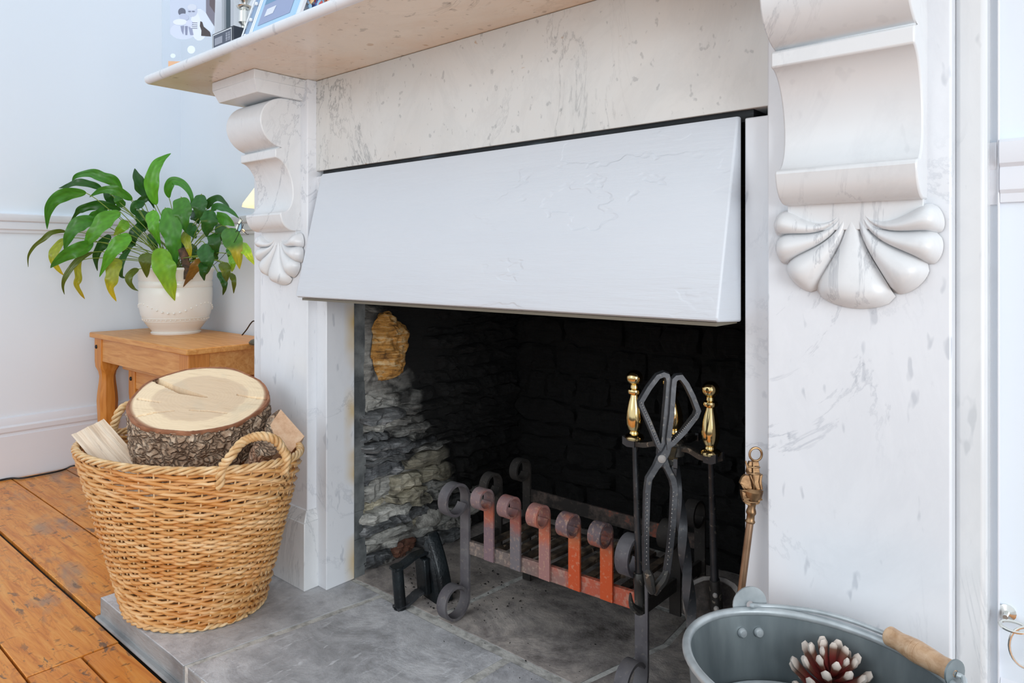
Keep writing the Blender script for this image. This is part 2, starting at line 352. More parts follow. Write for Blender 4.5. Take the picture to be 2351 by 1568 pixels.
M['bar4'] = rust('rust_red', S(196, 110, 70), S(200, 82, 38), .35, S(112, 92, 96), .19, .31)
M['bar5'] = rust('rust_orange', S(196, 100, 60), S(204, 84, 36), .3, S(100, 88, 92), .2, .305)
m = Mat('rust_rail', .7, .1); w = m.coord('World'); x = m.axis(w, 0)
mr = m.n('ShaderNodeMapRange'); mr.inputs[1].default_value = -.95; mr.inputs[2].default_value = -.72; m.l(x, mr.inputs[0])
f = m.math('ADD', mr.outputs[0], m.math('MULTIPLY', m.math('SUBTRACT', m.noise(w, 30, 5), .5), 1.0), True)
m.base(m.mix(m.math('MULTIPLY', m.ramp(m.noise(w, 140, 3), [(.5, BLK), (.62, WHT)]), .35), m.ramp(f, [(.1, S(112, 102, 98)), (.6, S(150, 110, 102)), (.9, S(186, 92, 68))]), S(190, 168, 150))).bump(m.noise(w, 80, 4), .3, .002); M['rail'] = m.m
m = Mat('scorched_rail', .8, .1); w = m.coord('World'); m.base(m.ramp(m.noise(w, 18, 5, .7), [(.45, S(36, 32, 30)), (.58, S(84, 72, 66)), (.68, S(150, 80, 60))])); M['iron_scorched'] = m.m
m = Mat('ash_caked_slat', .9); w = m.coord('World'); m.base(m.ramp(m.noise(w, 40, 5), [(.35, S(34, 28, 24)), (.55, S(84, 70, 56)), (.7, S(126, 108, 88))])).bump(m.noise(w, 90, 4), .4, .003); M['slat'] = m.m
m = Mat('polished_brass', .14, 1); w = m.coord('World'); m.base(m.mix(m.noise(w, 30, 4), S(232, 206, 146), S(222, 196, 146))); M['brass'] = m.m
m = Mat('old_brass', .38, .85); w = m.coord('World'); m.base(m.ramp(m.noise(w, 60, 4), [(.35, S(120, 92, 66)), (.6, S(164, 132, 98))])).bump(m.noise(w, 120, 3), .2, .002); M['brass_old'] = m.m
m = Mat('copper_rod', .35, .8); w = m.coord('World'); m.base(m.ramp(m.noise(w, 30, 4), [(.3, S(134, 104, 80)), (.7, S(164, 132, 106))])); M['copper'] = m.m
m = Mat('galvanised', .45, .55); w = m.coord('World'); w2 = m.coord('World', (6, 6, 1.5))
m.base(m.mix(m.ramp(m.noise(w2, 6, 5), [(.3, BLK), (.7, WHT)]), S(116, 126, 130), S(146, 156, 159))).bump(m.noise(w, 25, 3), .05, .003); M['galv'] = m.m
m = Mat('galvanised_rim', .4, .35); w = m.coord('World'); m.base(m.ramp(m.noise(w, 40, 4), [(.3, S(158, 166, 170)), (.7, S(192, 199, 202))])); M['galv_rim'] = m.m
m = Mat('chrome_silver', .22, 1, S(226, 226, 222)); M['silver'] = m.m
m = Mat('cream_ceramic', .28); w = m.coord('World'); m.base(m.mix(m.noise(w, 10, 3), S(228, 226, 218), S(236, 234, 228))); m.b.inputs['Coat Weight'].default_value = .3; M['ceramic'] = m.m
m = Mat('leaf', .36); m.b.inputs['Subsurface Weight'].default_value = .0
at = m.n('ShaderNodeAttribute', attribute_name='Col'); o = m.coord('Object'); m.base(m.mix(m.noise(o, 30, 3), at.outputs['Color'], at.outputs['Color'])).bump(m.noise(o, 60, 3), .12, .002)
tr = m.n('ShaderNodeBsdfTranslucent'); mxs = m.n('ShaderNodeMixShader'); mxs.inputs[0].default_value = .22; m.l(at.outputs['Color'], tr.inputs[0])
out = m.nt.nodes['Material Output']; m.l(m.b.outputs[0], mxs.inputs[1]); m.l(tr.outputs[0], mxs.inputs[2]); m.l(mxs.outputs[0], out.inputs[0]); M['leaf'] = m.m
m = Mat('leaf_stem', .5, 0, S(118, 140, 50)); M['stem'] = m.m
m = Mat('soil', .9, 0, S(58, 42, 30)); M['soil'] = m.m
m = Mat('dark_root', .8); w = m.coord('World'); m.base(m.ramp(m.noise(w, 60, 4), [(.4, S(62, 50, 40)), (.7, S(116, 82, 60))])).bump(m.noise(w, 70, 4), .6, .005); M['root'] = m.m
m = Mat('black_plastic', .4, 0, S(20, 20, 20)); M['plastic'] = m.m
m = Mat('print', .4); at = m.n('ShaderNodeAttribute', attribute_name='Col'); m.base(at.outputs['Color']); M['print'] = m.m
m = Mat('white_frame', .3, 0, S(232, 236, 242)); M['white'] = m.m
m = Mat('pale_blue_frame', .35, 0, S(170, 208, 238)); M['pale_blue'] = m.m
m = Mat('blue_glass_strip', .15, 0, S(140, 166, 198)); M['blue_strip'] = m.m
m = Mat('clear_acrylic', .03); m.b.inputs['Transmission Weight'].default_value = 1; m.b.inputs['IOR'].default_value = 1.05; m.b.inputs['Base Color'].default_value = (.94, .97, 1, 1); M['acrylic'] = m.m
m = Mat('trophy_plinth', .3, 0, S(44, 50, 62)); M['plinth_black'] = m.m
m = Mat('bronze_lamp', .5, .4); w = m.coord('World'); m.base(m.ramp(m.noise(w, 80, 3), [(.3, S(70, 66, 56)), (.7, S(122, 118, 104))])); M['bronze'] = m.m
m = Mat('lit_glass', .3, 0, S(250, 226, 180)); m.b.inputs['Emission Color'].default_value = (1, .82, .55, 1); m.b.inputs['Emission Strength'].default_value = .5; M['lampglass'] = m.m
m = Mat('cone_scale', .6); at = m.n('ShaderNodeAttribute', attribute_name='Col'); m.base(at.outputs['Color']); M['scale'] = m.m

# chamber stone: pale where clean, soot black with depth and height
def stone_mat(name, tones, orange=False):
    m = Mat(name, .82); w = m.coord('World'); oi = m.n('ShaderNodeObjectInfo'); lay = m.coord('World', (1.5, 5, 34))
    n1 = m.noise(lay, 3, 7, .65, .6); n2 = m.noise(w, 26, 6, .7)
    col = m.ramp(m.math('ADD', m.math('MULTIPLY', n1, .6), m.math('MULTIPLY', n2, .4)), [(.36, tones[0]), (.5, tones[1]), (.62, tones[2])])
    if not orange:
        col = m.mix(m.math('MULTIPLY', oi.outputs['Random'], .35), col, S(112, 112, 108))
        dark = m.ramp(m.noise(w, 11, 4, .6, .5), [(.54, BLK), (.62, WHT)]); col = m.mix(m.math('MULTIPLY', dark, .8), col, S(44, 44, 44))
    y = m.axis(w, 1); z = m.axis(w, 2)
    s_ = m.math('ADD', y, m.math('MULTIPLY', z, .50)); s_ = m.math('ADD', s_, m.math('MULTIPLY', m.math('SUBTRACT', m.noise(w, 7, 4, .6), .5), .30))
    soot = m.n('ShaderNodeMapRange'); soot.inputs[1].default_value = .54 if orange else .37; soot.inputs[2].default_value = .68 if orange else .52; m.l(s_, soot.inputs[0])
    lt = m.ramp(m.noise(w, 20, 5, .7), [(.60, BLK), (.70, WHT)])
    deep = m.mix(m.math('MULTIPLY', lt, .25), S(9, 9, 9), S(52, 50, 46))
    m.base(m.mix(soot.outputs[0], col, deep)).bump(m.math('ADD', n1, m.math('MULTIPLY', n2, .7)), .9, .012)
    return m.m
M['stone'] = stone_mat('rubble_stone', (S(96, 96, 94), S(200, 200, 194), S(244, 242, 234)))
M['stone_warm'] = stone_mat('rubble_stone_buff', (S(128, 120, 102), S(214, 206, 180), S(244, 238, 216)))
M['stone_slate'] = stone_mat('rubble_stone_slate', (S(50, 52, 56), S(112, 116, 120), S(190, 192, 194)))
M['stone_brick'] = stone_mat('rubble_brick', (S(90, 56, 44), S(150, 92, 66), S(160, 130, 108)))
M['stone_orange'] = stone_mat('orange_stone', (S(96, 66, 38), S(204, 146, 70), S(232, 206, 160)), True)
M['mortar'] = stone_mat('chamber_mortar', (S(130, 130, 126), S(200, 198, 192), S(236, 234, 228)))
m = Mat('soot', .95); w = m.coord('World'); m.base(m.ramp(m.noise(w, 14, 5), [(.4, S(14, 13, 13)), (.7, S(30, 28, 26))])).bump(m.noise(w, 30, 5), .6, .01); M['soot'] = m.m
m = Mat('chamber_edge_cement', .8); w = m.coord('World'); z = m.axis(w, 2)
m.base(m.mix(m.ramp(m.noise(w, 18, 5), [(.35, BLK), (.65, WHT)]), S(70, 74, 76), S(120, 124, 124))).bump(m.noise(w, 40, 5), .6, .006); M['cement'] = m.m

def structure(name, mb, mat, parent=None, **kw):
    o = mb.build(name, mat, parent, **kw)
    if not parent: o['kind'] = 'structure'
    return o
def sbox(name, x0, x1, y0, y1, z0, z1, mat, parent=None, bevel=0, **kw):
    b = MB(); b.box(x0, x1, y0, y1, z0, z1); return structure(name, b, mat, parent, bevel=bevel, smooth=bool(bevel), **kw)

# ================================================================== ROOM
HZ = .047                                  # hearth top
XL = -3.3*K                                # left wall
YB = .472*K                                # alcove back wall
XS0, XS1 = -1.796*K, -.119*K               # outer edges of the marble surround
floor = sbox('floor', XL-.1, 1.6, -3.6, .5, -.06, -.012, M['gap'])
# floorboards: rows run along x; edges measured from the photograph
edges = [.99, .808, .627, .44, .255, .07, -.12, -.31, -.5, -.69, -.88, -1.07, -1.26, -1.45, -1.64, -1.83, -2.02, -2.21, -2.4]
edges = [1.172, 1.355, 1.5] [::-1] + edges
def board(x0, x1, ya, yb):
    b = MB(); g = .0022
    if x1-x0 < .05: return
    b.box(x0+g, x1-g, ya+g, yb-g, -.012, 0); b.build('floorboard', M['board'], floor, bevel=.0012, seg=1)
HX0 = -1.836*K; HYF = (.628-1)*K
for i in range(len(edges)-1):
    if edges[i] < -.55: continue  # boards stop; the unseen floor is left dark to cut warm bounce
    yb, ya = (edges[i]-1)*K, (edges[i+1]-1)*K
    if ya > .45: continue
    yb = min(yb, YB)
    if abs(edges[i]-.627) < .01: yb = HYF-.0075
    if edges[i+1] >= .62: board(XL, HX0-.002, ya, yb)                 # behind the hearth front: stop at its left end
    elif i < 40:
        if abs(edges[i]-.627) < .01:
            board(XL, -1.69*K, ya, yb)
            ym = (.5425-1)*K
            board(-1.69*K, -.3, ym, yb-.002); board(-.3, 1.5, ym, yb-.002)
            board(-1.69*K, -.62, ya, ym); board(-.62, 1.5, ya, ym)
        else:
            cut = [-2.6, -1.1, .1][i % 3]+rnd.uniform(-.3, .3)
            board(XL, cut, ya, yb); board(cut, 1.5, ya, yb)
wl = sbox('wall_left', XL-.1, XL, -3.4, YB+.1, -.05, 2.6, M['wall'])
wb = sbox('wall_back', XL, XS0+.04, YB, YB+.1, -.05, 2.6, M['wall'])
# chimney breast: painted masonry around the fire chamber
cb = MB(); BF = .03
cb.box(XS0+.015, -1.40, BF, YB, -.05, 2.6); cb.box(-.352, .9, BF, .9, -.05, 2.6); cb.box(-1.40, -.352, BF, .9, 1.16, 2.6)
cb.box(-1.40, -1.392, YB, .9, -.05, 1.16)
structure('wall_chimney', cb, M['wall'], smooth=False)
# vertical bead where the breast meets the boxed-in side
sbox('trim_1', -.1040, -.1015, BF-.006, BF+.01, 0, 2.6, M['trim'], bevel=.003)

def moulding(name, path_pts, prof, mat):      # prof: (out, z) closed; path: list of (point, outdir)
    b = MB(); rings = []
    for p, o in path_pts: rings.append([Vector(p)+Vector(o)*q+UP*z for q, z in prof])
    b.loft(rings, True, True); return structure(name, b, mat, smooth=True, ang=25)
def dado_prof(z0, h, t=.022): return [(0, z0), (t*.35, z0), (t*.4, z0+h*.14), (t*.62, z0+h*.20), (t*.62, z0+h*.5), (t*.5, z0+h*.56), (t*.85, z0+h*.62), (t, z0+h*.78), (t*.95, z0+h*.95), (t*.7, z0+h), (0, z0+h)]
def skirt_prof(h, t=.022): return [(0, 0), (t, 0), (t, h*.70), (t*.8, h*.715), (t*.75, h*.74), (t, h*.77), (t, h*.84), (t*.7, h*.87), (t*.62, h*.93), (t*.35, h*.985), (0, h)]
dz0, dh = .79+.112*K, .076*K
moulding('trim_2', [((XL, -3.3, 0), (1, 0, 0)), ((XL, YB, 0), (1, 0, 0))], dado_prof(dz0, dh), M['trim'])
moulding('trim_3', [((XL+.001, YB, 0), (0, -1, 0)), ((XS0+.03, YB, 0), (0, -1, 0))], dado_prof(dz0, dh), M['trim'])
moulding('baseboard_left', [((XL, -3.3, 0), (1, 0, 0)), ((XL, YB, 0), (1, 0, 0))], skirt_prof(.223), M['trim'])
moulding('baseboard_back', [((XL+.001, YB, 0), (0, -1, 0)), ((XS0+.03, YB, 0), (0, -1, 0))], skirt_prof(.223), M['trim'])
moulding('trim_4', [((-.1012, BF, 0), (0, -1, 0)), ((.9, BF, 0), (0, -1, 0))], dado_prof(.856, .070, .014), M['trim'])
moulding('trim_5', [((XS1-.004, BF, 0), (0, -1, 0)), ((-.1042, BF, 0), (0, -1, 0))], dado_prof(.854, .070, .006), M['trim'])
moulding('baseboard_right', [((-.1012, BF, 0), (0, -1, 0)), ((.9, BF, 0), (0, -1, 0))], skirt_prof(.322, .012), M['trim'])

# ================================================================== HEARTH
hearth = thing('hearth', 'raised grey slate hearth with pale grout joints, in front of the fireplace', 'hearth', (-.9, -.1, 0))
b = MB(); b.box(HX0+.004, .05, HYF+.004, .029, .0005, HZ-.0012); b.box(-1.399, -.353, .029, .689, .0005, HZ-.0012); b.build('grout_bed', M['grout'], hearth, smooth=False)
b = MB(); b.box(HX0-.004, .05, HYF-.009, HYF+.004, .0005, .008); b.build('base_fillet', M['slate_edge'], hearth, smooth=False, bevel=.003)
def slab(poly, mat=0, top=HZ, thick=.046, gap=.0045, jit=.002):
    # poly in plan, shrunk towards its centroid; slightly wavy edge
    c = sum((Vector(p) for p in poly), Vector((0, 0)))/len(poly); pts = []
    n = len(poly)
    for i in range(n):
        a, d = Vector(poly[i]), Vector(poly[(i+1) % n])
        k = max(2, int((d-a).length/.05))
        for j in range(k):
            p = a.lerp(d, j/k); q = (c-p).normalized()*(gap+rnd.uniform(0, jit)); pts.append(p+q)
    bb = MB(); bb.prism([(p.x, p.y, top-thick) for p in pts], (0, 0, thick))
    o = bb.build('slab', [mat if mat else M['slate'], M['slate_edge']], hearth, smooth=False)
    for p_ in o.data.polygons:
        if abs(p_.normal.z) < .5: p_.material_index = 1
    bv = o.modifiers.new('bevel', 'BEVEL'); bv.width = .002; bv.segments = 2; bv.limit_method = 'ANGLE'; bv.angle_limit = 1.2
    return o
def hz(u, v): p = onz(u, v, HZ); return (p.x, p.y)
J2y = .075*K
Ja0, Ja1 = hz(414, 1532), hz(870, 1367); Jb0, Jb1 = hz(1058, 1567), hz(1168, 1510)
dirb = ((Jb1[0]-Jb0[0])/(Jb1[1]-Jb0[1]))
jb_front = (Jb1[0]+dirb*(HYF-Jb1[1])*.4, HYF)
slab([(HX0, HYF), (Ja0[0], HYF), (Ja1[0], J2y), (-1.398, J2y), (-1.398, .028), (HX0, .028)], gap=.001)
slab([(Ja0[0]+.007, HYF), (jb_front[0]-.004, HYF), (Jb1[0]-.004, J2y-.006), (Ja1[0]+.007, J2y-.004)])
slab([(jb_front[0]+.006, HYF), (-.45, HYF), (-.44, J2y-.006), (Jb1[0]+.006, J2y-.006)])
slab([(-.443, HYF), (.05, HYF), (.05, .0), (-.436, .0)])
d1, d2 = hz(995, 1420), hz(1022, 1404)
slab([(-1.40, J2y+.004), (d1[0], J2y+.008), (d1[0]+.02, .42), (-1.40, .42)], M['slate_back'])
j5a, j5b = hz(1495, 1568), hz(1564, 1516)
slab([(d1[0]+.003, J2y+.008), (-.72, J2y+.006), (j5b[0]-.05, .30), (j5b[0]-.06, .42), (d1[0]+.024, .42)], M['slate_back'], gap=.003)
slab([(-.715, J2y+.006), (-.352, J2y+.006), (-.352, .42), (j5b[0]-.055, .42), (j5b[0]-.045, .30)], M['slate_back'], gap=.0015)
slab([(-1.40, .423), (-.9, .423), (-.9, .69), (-1.40, .69)], M['slate_back']); slab([(-.897, .423), (-.352, .423), (-.352, .69), (-.897, .69)], M['slate_back'])

# crumbs of coal and ash scattered on the hearth
b = MB()
for i in range(150):
    u = rnd.gauss(1180, 150); v_ = rnd.uniform(1330, 1560)
    p = onz(u, v_, HZ)
    if p.y < .02 or p.y > .6: continue
    r = rnd.uniform(.0006, .0022); b.add([p+Vector((rnd.uniform(-r, r), rnd.uniform(-r, r), rnd.uniform(0, r))) for _ in range(4)], [(0, 1, 2), (0, 2, 3), (0, 1, 3), (1, 2, 3)])
for i in range(160):
    p = Vector((rnd.uniform(-1.3, -.95), rnd.uniform(.10, .32), HZ)); r = rnd.uniform(.001, .004)
    b.add([p+Vector((rnd.uniform(-r, r), rnd.uniform(-r, r), rnd.uniform(0, r))) for _ in range(4)], [(0, 1, 2), (0, 2, 3), (0, 1, 3), (1, 2, 3)])
o = b.build('coal_crumb', M['soot'], None, smooth=False); tag(o, 'black crumbs of coal and ash scattered on the slate around the fire grate', 'ash', kind='stuff')

# ================================================================== FIRE CHAMBER
ch = sbox('trim_6', -1.40, -1.378, .078, .69, HZ-.01, 1.16, M['mortar'])
ch.name = 'wall_chamber_left'
cbk = sbox('wall_chamber_back', -1.40, -.352, .69, .72, HZ-.01, 1.16, M['mortar'])
sbox('wall_chamber_right', -.376, -.352, .078, .69, HZ-.01, 1.16, M['soot'])
sbox('chamber_light_lid', -1.399, -.353, .079, .72, 1.155, 1.17, M['soot'])  # unseen lid added over the open flue to stop light leaking in
sbox('wall_chamber_front', -1.377, -.377, .0605, .0775, .90, 1.16, M['soot'])
def stone(parent, o, ax, az, an, L, H, T, mat, seed, taper=0):
    # irregular block: o centre, ax along, az up, an outwards
    bb = MB(); nx, nz = 10, 5; rings = []; R = random.Random(seed)
    ks = [R.uniform(.7, 1) for _ in range(8)]
    def P(s, t, d):
        ex = abs(s)**3; ez = abs(t)**4
        cx = s*L/2*(1-.10*abs(t)*ks[0]); cz = t*H/2*(1-.22*ex*ks[1])
        q = o+ax*cx+az*(cz+.006*noise.noise(Vector((s*1.5, seed, 1)))*1)+an*d
        n3 = noise.noise_vector(q*22)*.010+noise.noise_vector(q*75)*.0035
        return q+n3
    front = [[P(-1+2*i/nx, -1+2*j/nz, T*(1-.22*(abs(-1+2*i/nx)**8)-.30*(abs(-1+2*j/nz)**6))+(.012*noise.noise(Vector((i*.7, j*1.7, seed*3.1))))+.006*noise.noise(Vector((i*1.9, j*.4, seed*7.7)))) for i in range(nx+1)] for j in range(nz+1)]
    back = [[o+ax*((-1+2*i/nx)*L/2)+az*((-1+2*j/nz)*H/2)-an*.006 for i in range(nx+1)] for j in range(nz+1)]
    v = [p for r in front for p in r]; w_ = nx+1; f = [(j*w_+i, j*w_+i+1, (j+1)*w_+i+1, (j+1)*w_+i) for j in range(nz) for i in range(nx)]
    per = [i for i in range(w_)] + [j*w_+nx for j in range(1, nz+1)] + [nz*w_+i for i in range(nx-1, -1, -1)] + [j*w_ for j in range(nz-1, 0, -1)]
    nb = len(v); v += [back[k//w_][k % w_] for k in per]; m_ = len(per)
    f += [(per[k], nb+k, nb+(k+1) % m_, per[(k+1) % m_]) for k in range(m_)]
    bb.add(v, f); ob = bb.build('stone', mat, parent, smooth=True, ang=22)
    ss = ob.modifiers.new('sub', 'SUBSURF'); ss.levels = 1; ss.render_levels = 1; ss.subdivision_type = 'SIMPLE'
    return ob
z = HZ; row = 0; sid = 0
lump = onx(892, 795, -1.375)
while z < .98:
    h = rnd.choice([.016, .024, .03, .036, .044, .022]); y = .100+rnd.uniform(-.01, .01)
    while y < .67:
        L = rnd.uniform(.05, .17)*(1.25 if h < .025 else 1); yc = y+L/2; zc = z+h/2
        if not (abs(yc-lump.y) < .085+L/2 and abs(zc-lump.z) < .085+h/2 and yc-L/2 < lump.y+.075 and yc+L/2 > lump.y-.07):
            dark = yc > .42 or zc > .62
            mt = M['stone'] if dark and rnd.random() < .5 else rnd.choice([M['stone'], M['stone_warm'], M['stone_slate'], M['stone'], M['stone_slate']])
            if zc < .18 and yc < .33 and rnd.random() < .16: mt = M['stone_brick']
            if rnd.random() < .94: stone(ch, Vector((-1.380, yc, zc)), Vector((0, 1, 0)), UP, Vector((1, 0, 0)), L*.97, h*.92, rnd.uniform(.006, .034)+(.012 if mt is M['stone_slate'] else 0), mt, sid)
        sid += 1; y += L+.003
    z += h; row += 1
# the big orange stone and its mortar bed
bb = MB(); rings = []
for i in range(25):
    r = math.sin(PI*.5*i/24); d = math.cos(PI*.5*i/24)*.034; ring = []
    for j in range(56):
        a = 2*PI*j/56; q = lump+Vector((0, .058*r*math.cos(a), .088*r*math.sin(a)*(1-.15*math.cos(a))))+Vector((1, 0, 0))*d
        ring.append(q+noise.noise_vector(q*26)*.012+noise.noise_vector(q*85)*.007)
    rings.append(ring)
bb.loft(rings, True, True); bb.build('stone', M['stone_orange'], ch, smooth=True, ang=60)
# pale mortar lump bulging at the foot of the far left corner
for (u, v_, rr_, seed) in ((1035, 1215, .055, 3), (985, 1190, .04, 5), (1080, 1150, .05, 8), (1160, 1110, .045, 11), (1010, 1270, .035, 13), (880, 1300, .03, 15)):
    p = onx(u, v_, -1.375) if u < 1120 else ony(u, v_, .685)
    bb = MB(); bb.ball((0, 0, 0), rr_, 20)
    bb.v = [tuple(p+Vector((q[0]*.55, q[1]*1.3, q[2]*.8))+noise.noise_vector((p+Vector(q))*22)*.012+noise.noise_vector((p+Vector(q))*60)*.005) for q in bb.v]
    mm = M.get('pale_mortar')
    if not mm:
        mt = Mat('pale_lime_mortar', .9); w = mt.coord('World'); mt.base(mt.ramp(mt.noise(w, 24, 6, .7), [(.36, S(60, 58, 56)), (.5, S(160, 158, 152)), (.65, S(214, 212, 204))])).bump(mt.noise(w, 60, 5), .8, .008); mm = M['pale_mortar'] = mt.m
    bb.build('mortar_lump', mm, ch, smooth=True, ang=60)
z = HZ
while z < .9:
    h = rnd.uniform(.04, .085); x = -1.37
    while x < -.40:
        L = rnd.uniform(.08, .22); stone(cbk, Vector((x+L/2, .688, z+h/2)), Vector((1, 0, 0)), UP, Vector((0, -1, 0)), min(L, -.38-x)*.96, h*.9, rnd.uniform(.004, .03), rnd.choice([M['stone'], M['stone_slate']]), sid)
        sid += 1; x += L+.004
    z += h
# cement strip between marble reveal and stones
bb = MB()
n = 40
for k in range(n):
    z0 = HZ+(.92-HZ)*k/n; z1 = HZ+(.92-HZ)*(k+1)/n
    bb.box(-1.385, -1.357-.006*abs(noise.noise(Vector((k*.35, 2, 0)))), .070, .108+.012*noise.noise(Vector((k*.3, 0, 0))), z0, z1+.001)
bb.build('cement_fillet', M['cement'], ch, smooth=False)

# ================================================================== MARBLE SURROUND
sur = thing('fireplace_surround', 'white veined marble chimneypiece with two carved scroll corbels and a mantel shelf', 'fireplace', (-.87, 0, HZ))
XO0, XO1 = -1.457*K, -.414*K               # opening
XI0, XI1 = -1.4995*K, -.3715*K             # inner edges of the pilasters
XP0, XP1 = -1.720*K, -.151*K               # outer edges of the pilasters
ZS = .79+.445*K; ZF = .79+.222*K
PY = -.0235
def mpart(name, x0, x1, y0, y1, z0, z1, mat, bevel=.0015):
    bb = MB(); bb.box(x0, x1, y0, y1, z0, z1); return bb.build(name, mat, sur, bevel=bevel)
mpart('outer_slip', XS0, XP0+.001, 0, BF+.01, HZ, ZS, M['marble'], .002)
mpart('outer_slip', XP1-.001, XS1, 0, BF+.01, HZ-.05, ZS, M['marble_grey'], .006)
pl = mpart('pilaster', XP0, XI0, PY, .045, HZ, ZS, M['marble'], .0025)
pr = mpart('pilaster', XI1, XP1, PY, .045, HZ, ZS, M['marble'], .0025)
# jambs: narrow front return and the deep polished reveal
mpart('jamb', XI0-.002, XO0, 0, .0775, HZ, ZF-.012, M['jamb'], .002)
mpart('jamb', XO1, XI1+.002, 0, .0775, HZ, ZF-.012, M['marble'], .002)
mpart('frieze', XI0-.002, XI1+.002, 0, .06, ZF, ZS-.0008, M['marble_frieze'], .001)
b = MB(); b.box(XO0-.02, XO1+.01, .006, .05, ZF-.016, ZF+.001); b.build('lintel_bar', M['black'], sur, smooth=False)
# plinth block under the left pilaster (and its twin on the right)
for x0, x1 in ((XP0-.010, XI0+.0075), (XI1-.0075, XP1+.010)):
    b = MB(); px0, px1, py = x0, x1, -.0365; zt = HZ+.179
    b.frustum((px0, px1, py, .02, HZ), (px0, px1, py, .02, zt-.026)); b.frustum((px0, px1, py, .02, zt-.026), (px0+.009, px1-.007, PY-.002, .02, zt))
    b.build('plinth', M['marble_grey'], sur, bevel=.002)
# corbels
def corbel(xc, hw):
    # scroll profile in (y, z): y measured outwards (negative)
    zt, zfil, zfil2, zl0, zl1 = .79+.3945*K, .79+.2725*K, .79+.249*K, .79+.1185*K, .79+.0745*K
    prof = [(PY+.004, zt)]
    rz = (zt-zfil)/2; cz = (zt+zfil)/2; rmax = .133*K
    cy = -(rmax-.062)
    pts = [(cy*.9, zt)]
    for i in range(1, 20):
        a = PI/2 - (PI*.93)*i/19
        pts.append((cy-.062*math.cos(a), cz+rz*math.sin(a)))
    prof += pts
    fy = -.094*K
    prof += [(fy+.006, zfil-.001), (fy, zfil-.003), (fy, zfil2)]
    # concave sweep back to the waist
    wy = -.047*K; zw = .79+.165*K
    for i in range(1, 13):
        t = i/12; a = t*PI/2; prof.append((fy+(wy-fy)*math.sin(a)**.9, zfil2-(zfil2-zw)*(1-math.cos(a))**.85*1.0))
    for i in range(1, 9):
        a = (i/8)*PI/2; prof.append((wy+(-.072*K-wy)*(1-math.cos(a)), zw-(zw-zl0-.001)*math.sin(a)))
    ly = -.080*K; rzl = (zl0-zl1)
    prof += [(ly+.001, zl0), (ly-.001, zl0-.005)]
    for i in range(1, 10):
        a = (i/9)*PI/2*.97; prof.append((ly+(.034)*(1-math.cos(a)), zl0-.005-(rzl-.005)*math.sin(a)))
    prof.append((PY+.004, zl1))
    bb = MB(); bb.prism([(xc-hw, y, z) for y, z in prof], (2*hw, 0, 0))
    o = bb.build('corbel', M['marble_corbel'], sur, smooth=True, ang=24); bv = o.modifiers.new('bevel', 'BEVEL'); bv.width = .0022; bv.segments = 2; bv.limit_method = 'ANGLE'; bv.angle_limit = math.radians(40)
    # abacus above
    bb = MB(); a0, a1 = xc-.094, xc+.094
    za, zb_, zc_ = ZS-.0005, ZS-.020, zt
    bb.frustum((a0, a1, -.148, 0, zb_), (a0, a1, -.148, 0, za)); bb.frustum((a0+.009, a1-.009, -.136, 0, zc_), (a0, a1, -.148, 0, zb_))
    bb.build('corbel_cap', M['marble_corbel'], sur, bevel=.0012)
    # backing block and carved scallop shell
    zo = .79+.0725*K
    bb = MB(); bb.box(xc-hw*.98, xc+hw*.98, PY-.012, PY+.004, zo-.030, zo+.003); bb.build('shell_block', M['marble_corbel'], sur, bevel=.001)
    deg = math.radians
    lobes = [(-88, -67, .083, .096), (-67, -47, .096, .108), (-47, -22, .108, .116), (-22, 22, .116, .122), (22, 47, .116, .108), (47, 67, .108, .096), (67, 88, .096, .083)]
    shell = MB()
    for (a0_, a1_, r0_, r1_) in lobes:
        n_, k_ = 10, 16; grid = []
        half = deg(a1_-a0_)/2; rm = max(r0_, r1_) if abs(a0_+a1_) > 1 else .120
        for i in range(k_+1):
            t = i/k_; row_ = []
            for j in range(n_+1):
                q = -1+2*j/n_; aa = deg(a0_)+(deg(a1_)-deg(a0_))*(j/n_)
                g_ = .22+.78*sstep(0, 1, t**.8); ang_ = aa*g_
                rr_ = (r0_+(r1_-r0_)*j/n_)
                end = rr_*(.955+.085*math.sqrt(max(0, 1-q*q))); rad = end*t
                x_ = rad*math.sin(ang_)+ (.010*math.sin(aa))*(1-t); z_ = -rad*math.cos(ang_)
                rise = (.006+.017*sstep(.05, .85, t)) * (math.sqrt(max(0, 1-q*q*.97))**.9) + .003
                cap = math.sqrt(max(0, 1-max(0, (t-.80)/.20)**2)); yy = PY-.002-(rise*cap if t > .8 else rise)
                row_.append(Vector((xc+x_*1.03, yy, zo+z_)))
            grid.append(row_)
        shell.loft(grid, False, False)
    shell.build('scallop_shell', M['marble_corbel'], sur, smooth=True, ang=70, recalc=False)
corbel(-1.6105*K, .0765); corbel(-.2585*K, .0765)
# mantel shelf with bullnose edge
bb = MB(); yE = -.255*K; r = .0105; prof = [(BF, ZS), (yE, ZS), (yE, ZS+2*r), (BF, ZS+2*r)]
eb = MB(); eb.prism([(-1.848*K, y, z) for y, z in [(yE, ZS)]+[(yE-r*math.sin(PI*i/12), ZS+r-r*math.cos(PI*i/12)) for i in range(1, 12)]+[(yE, ZS+2*r)]], (1.80*K, 0, 0)); eb.build('shelf_edge', M['marble'], sur, smooth=True, ang=40)
bb.prism([(-1.848*K, y, z) for y, z in prof], (1.80*K, 0, 0))
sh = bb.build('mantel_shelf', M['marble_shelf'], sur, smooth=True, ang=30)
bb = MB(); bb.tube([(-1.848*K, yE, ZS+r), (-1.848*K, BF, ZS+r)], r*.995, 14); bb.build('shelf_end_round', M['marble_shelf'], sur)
ZT = ZS+2*r

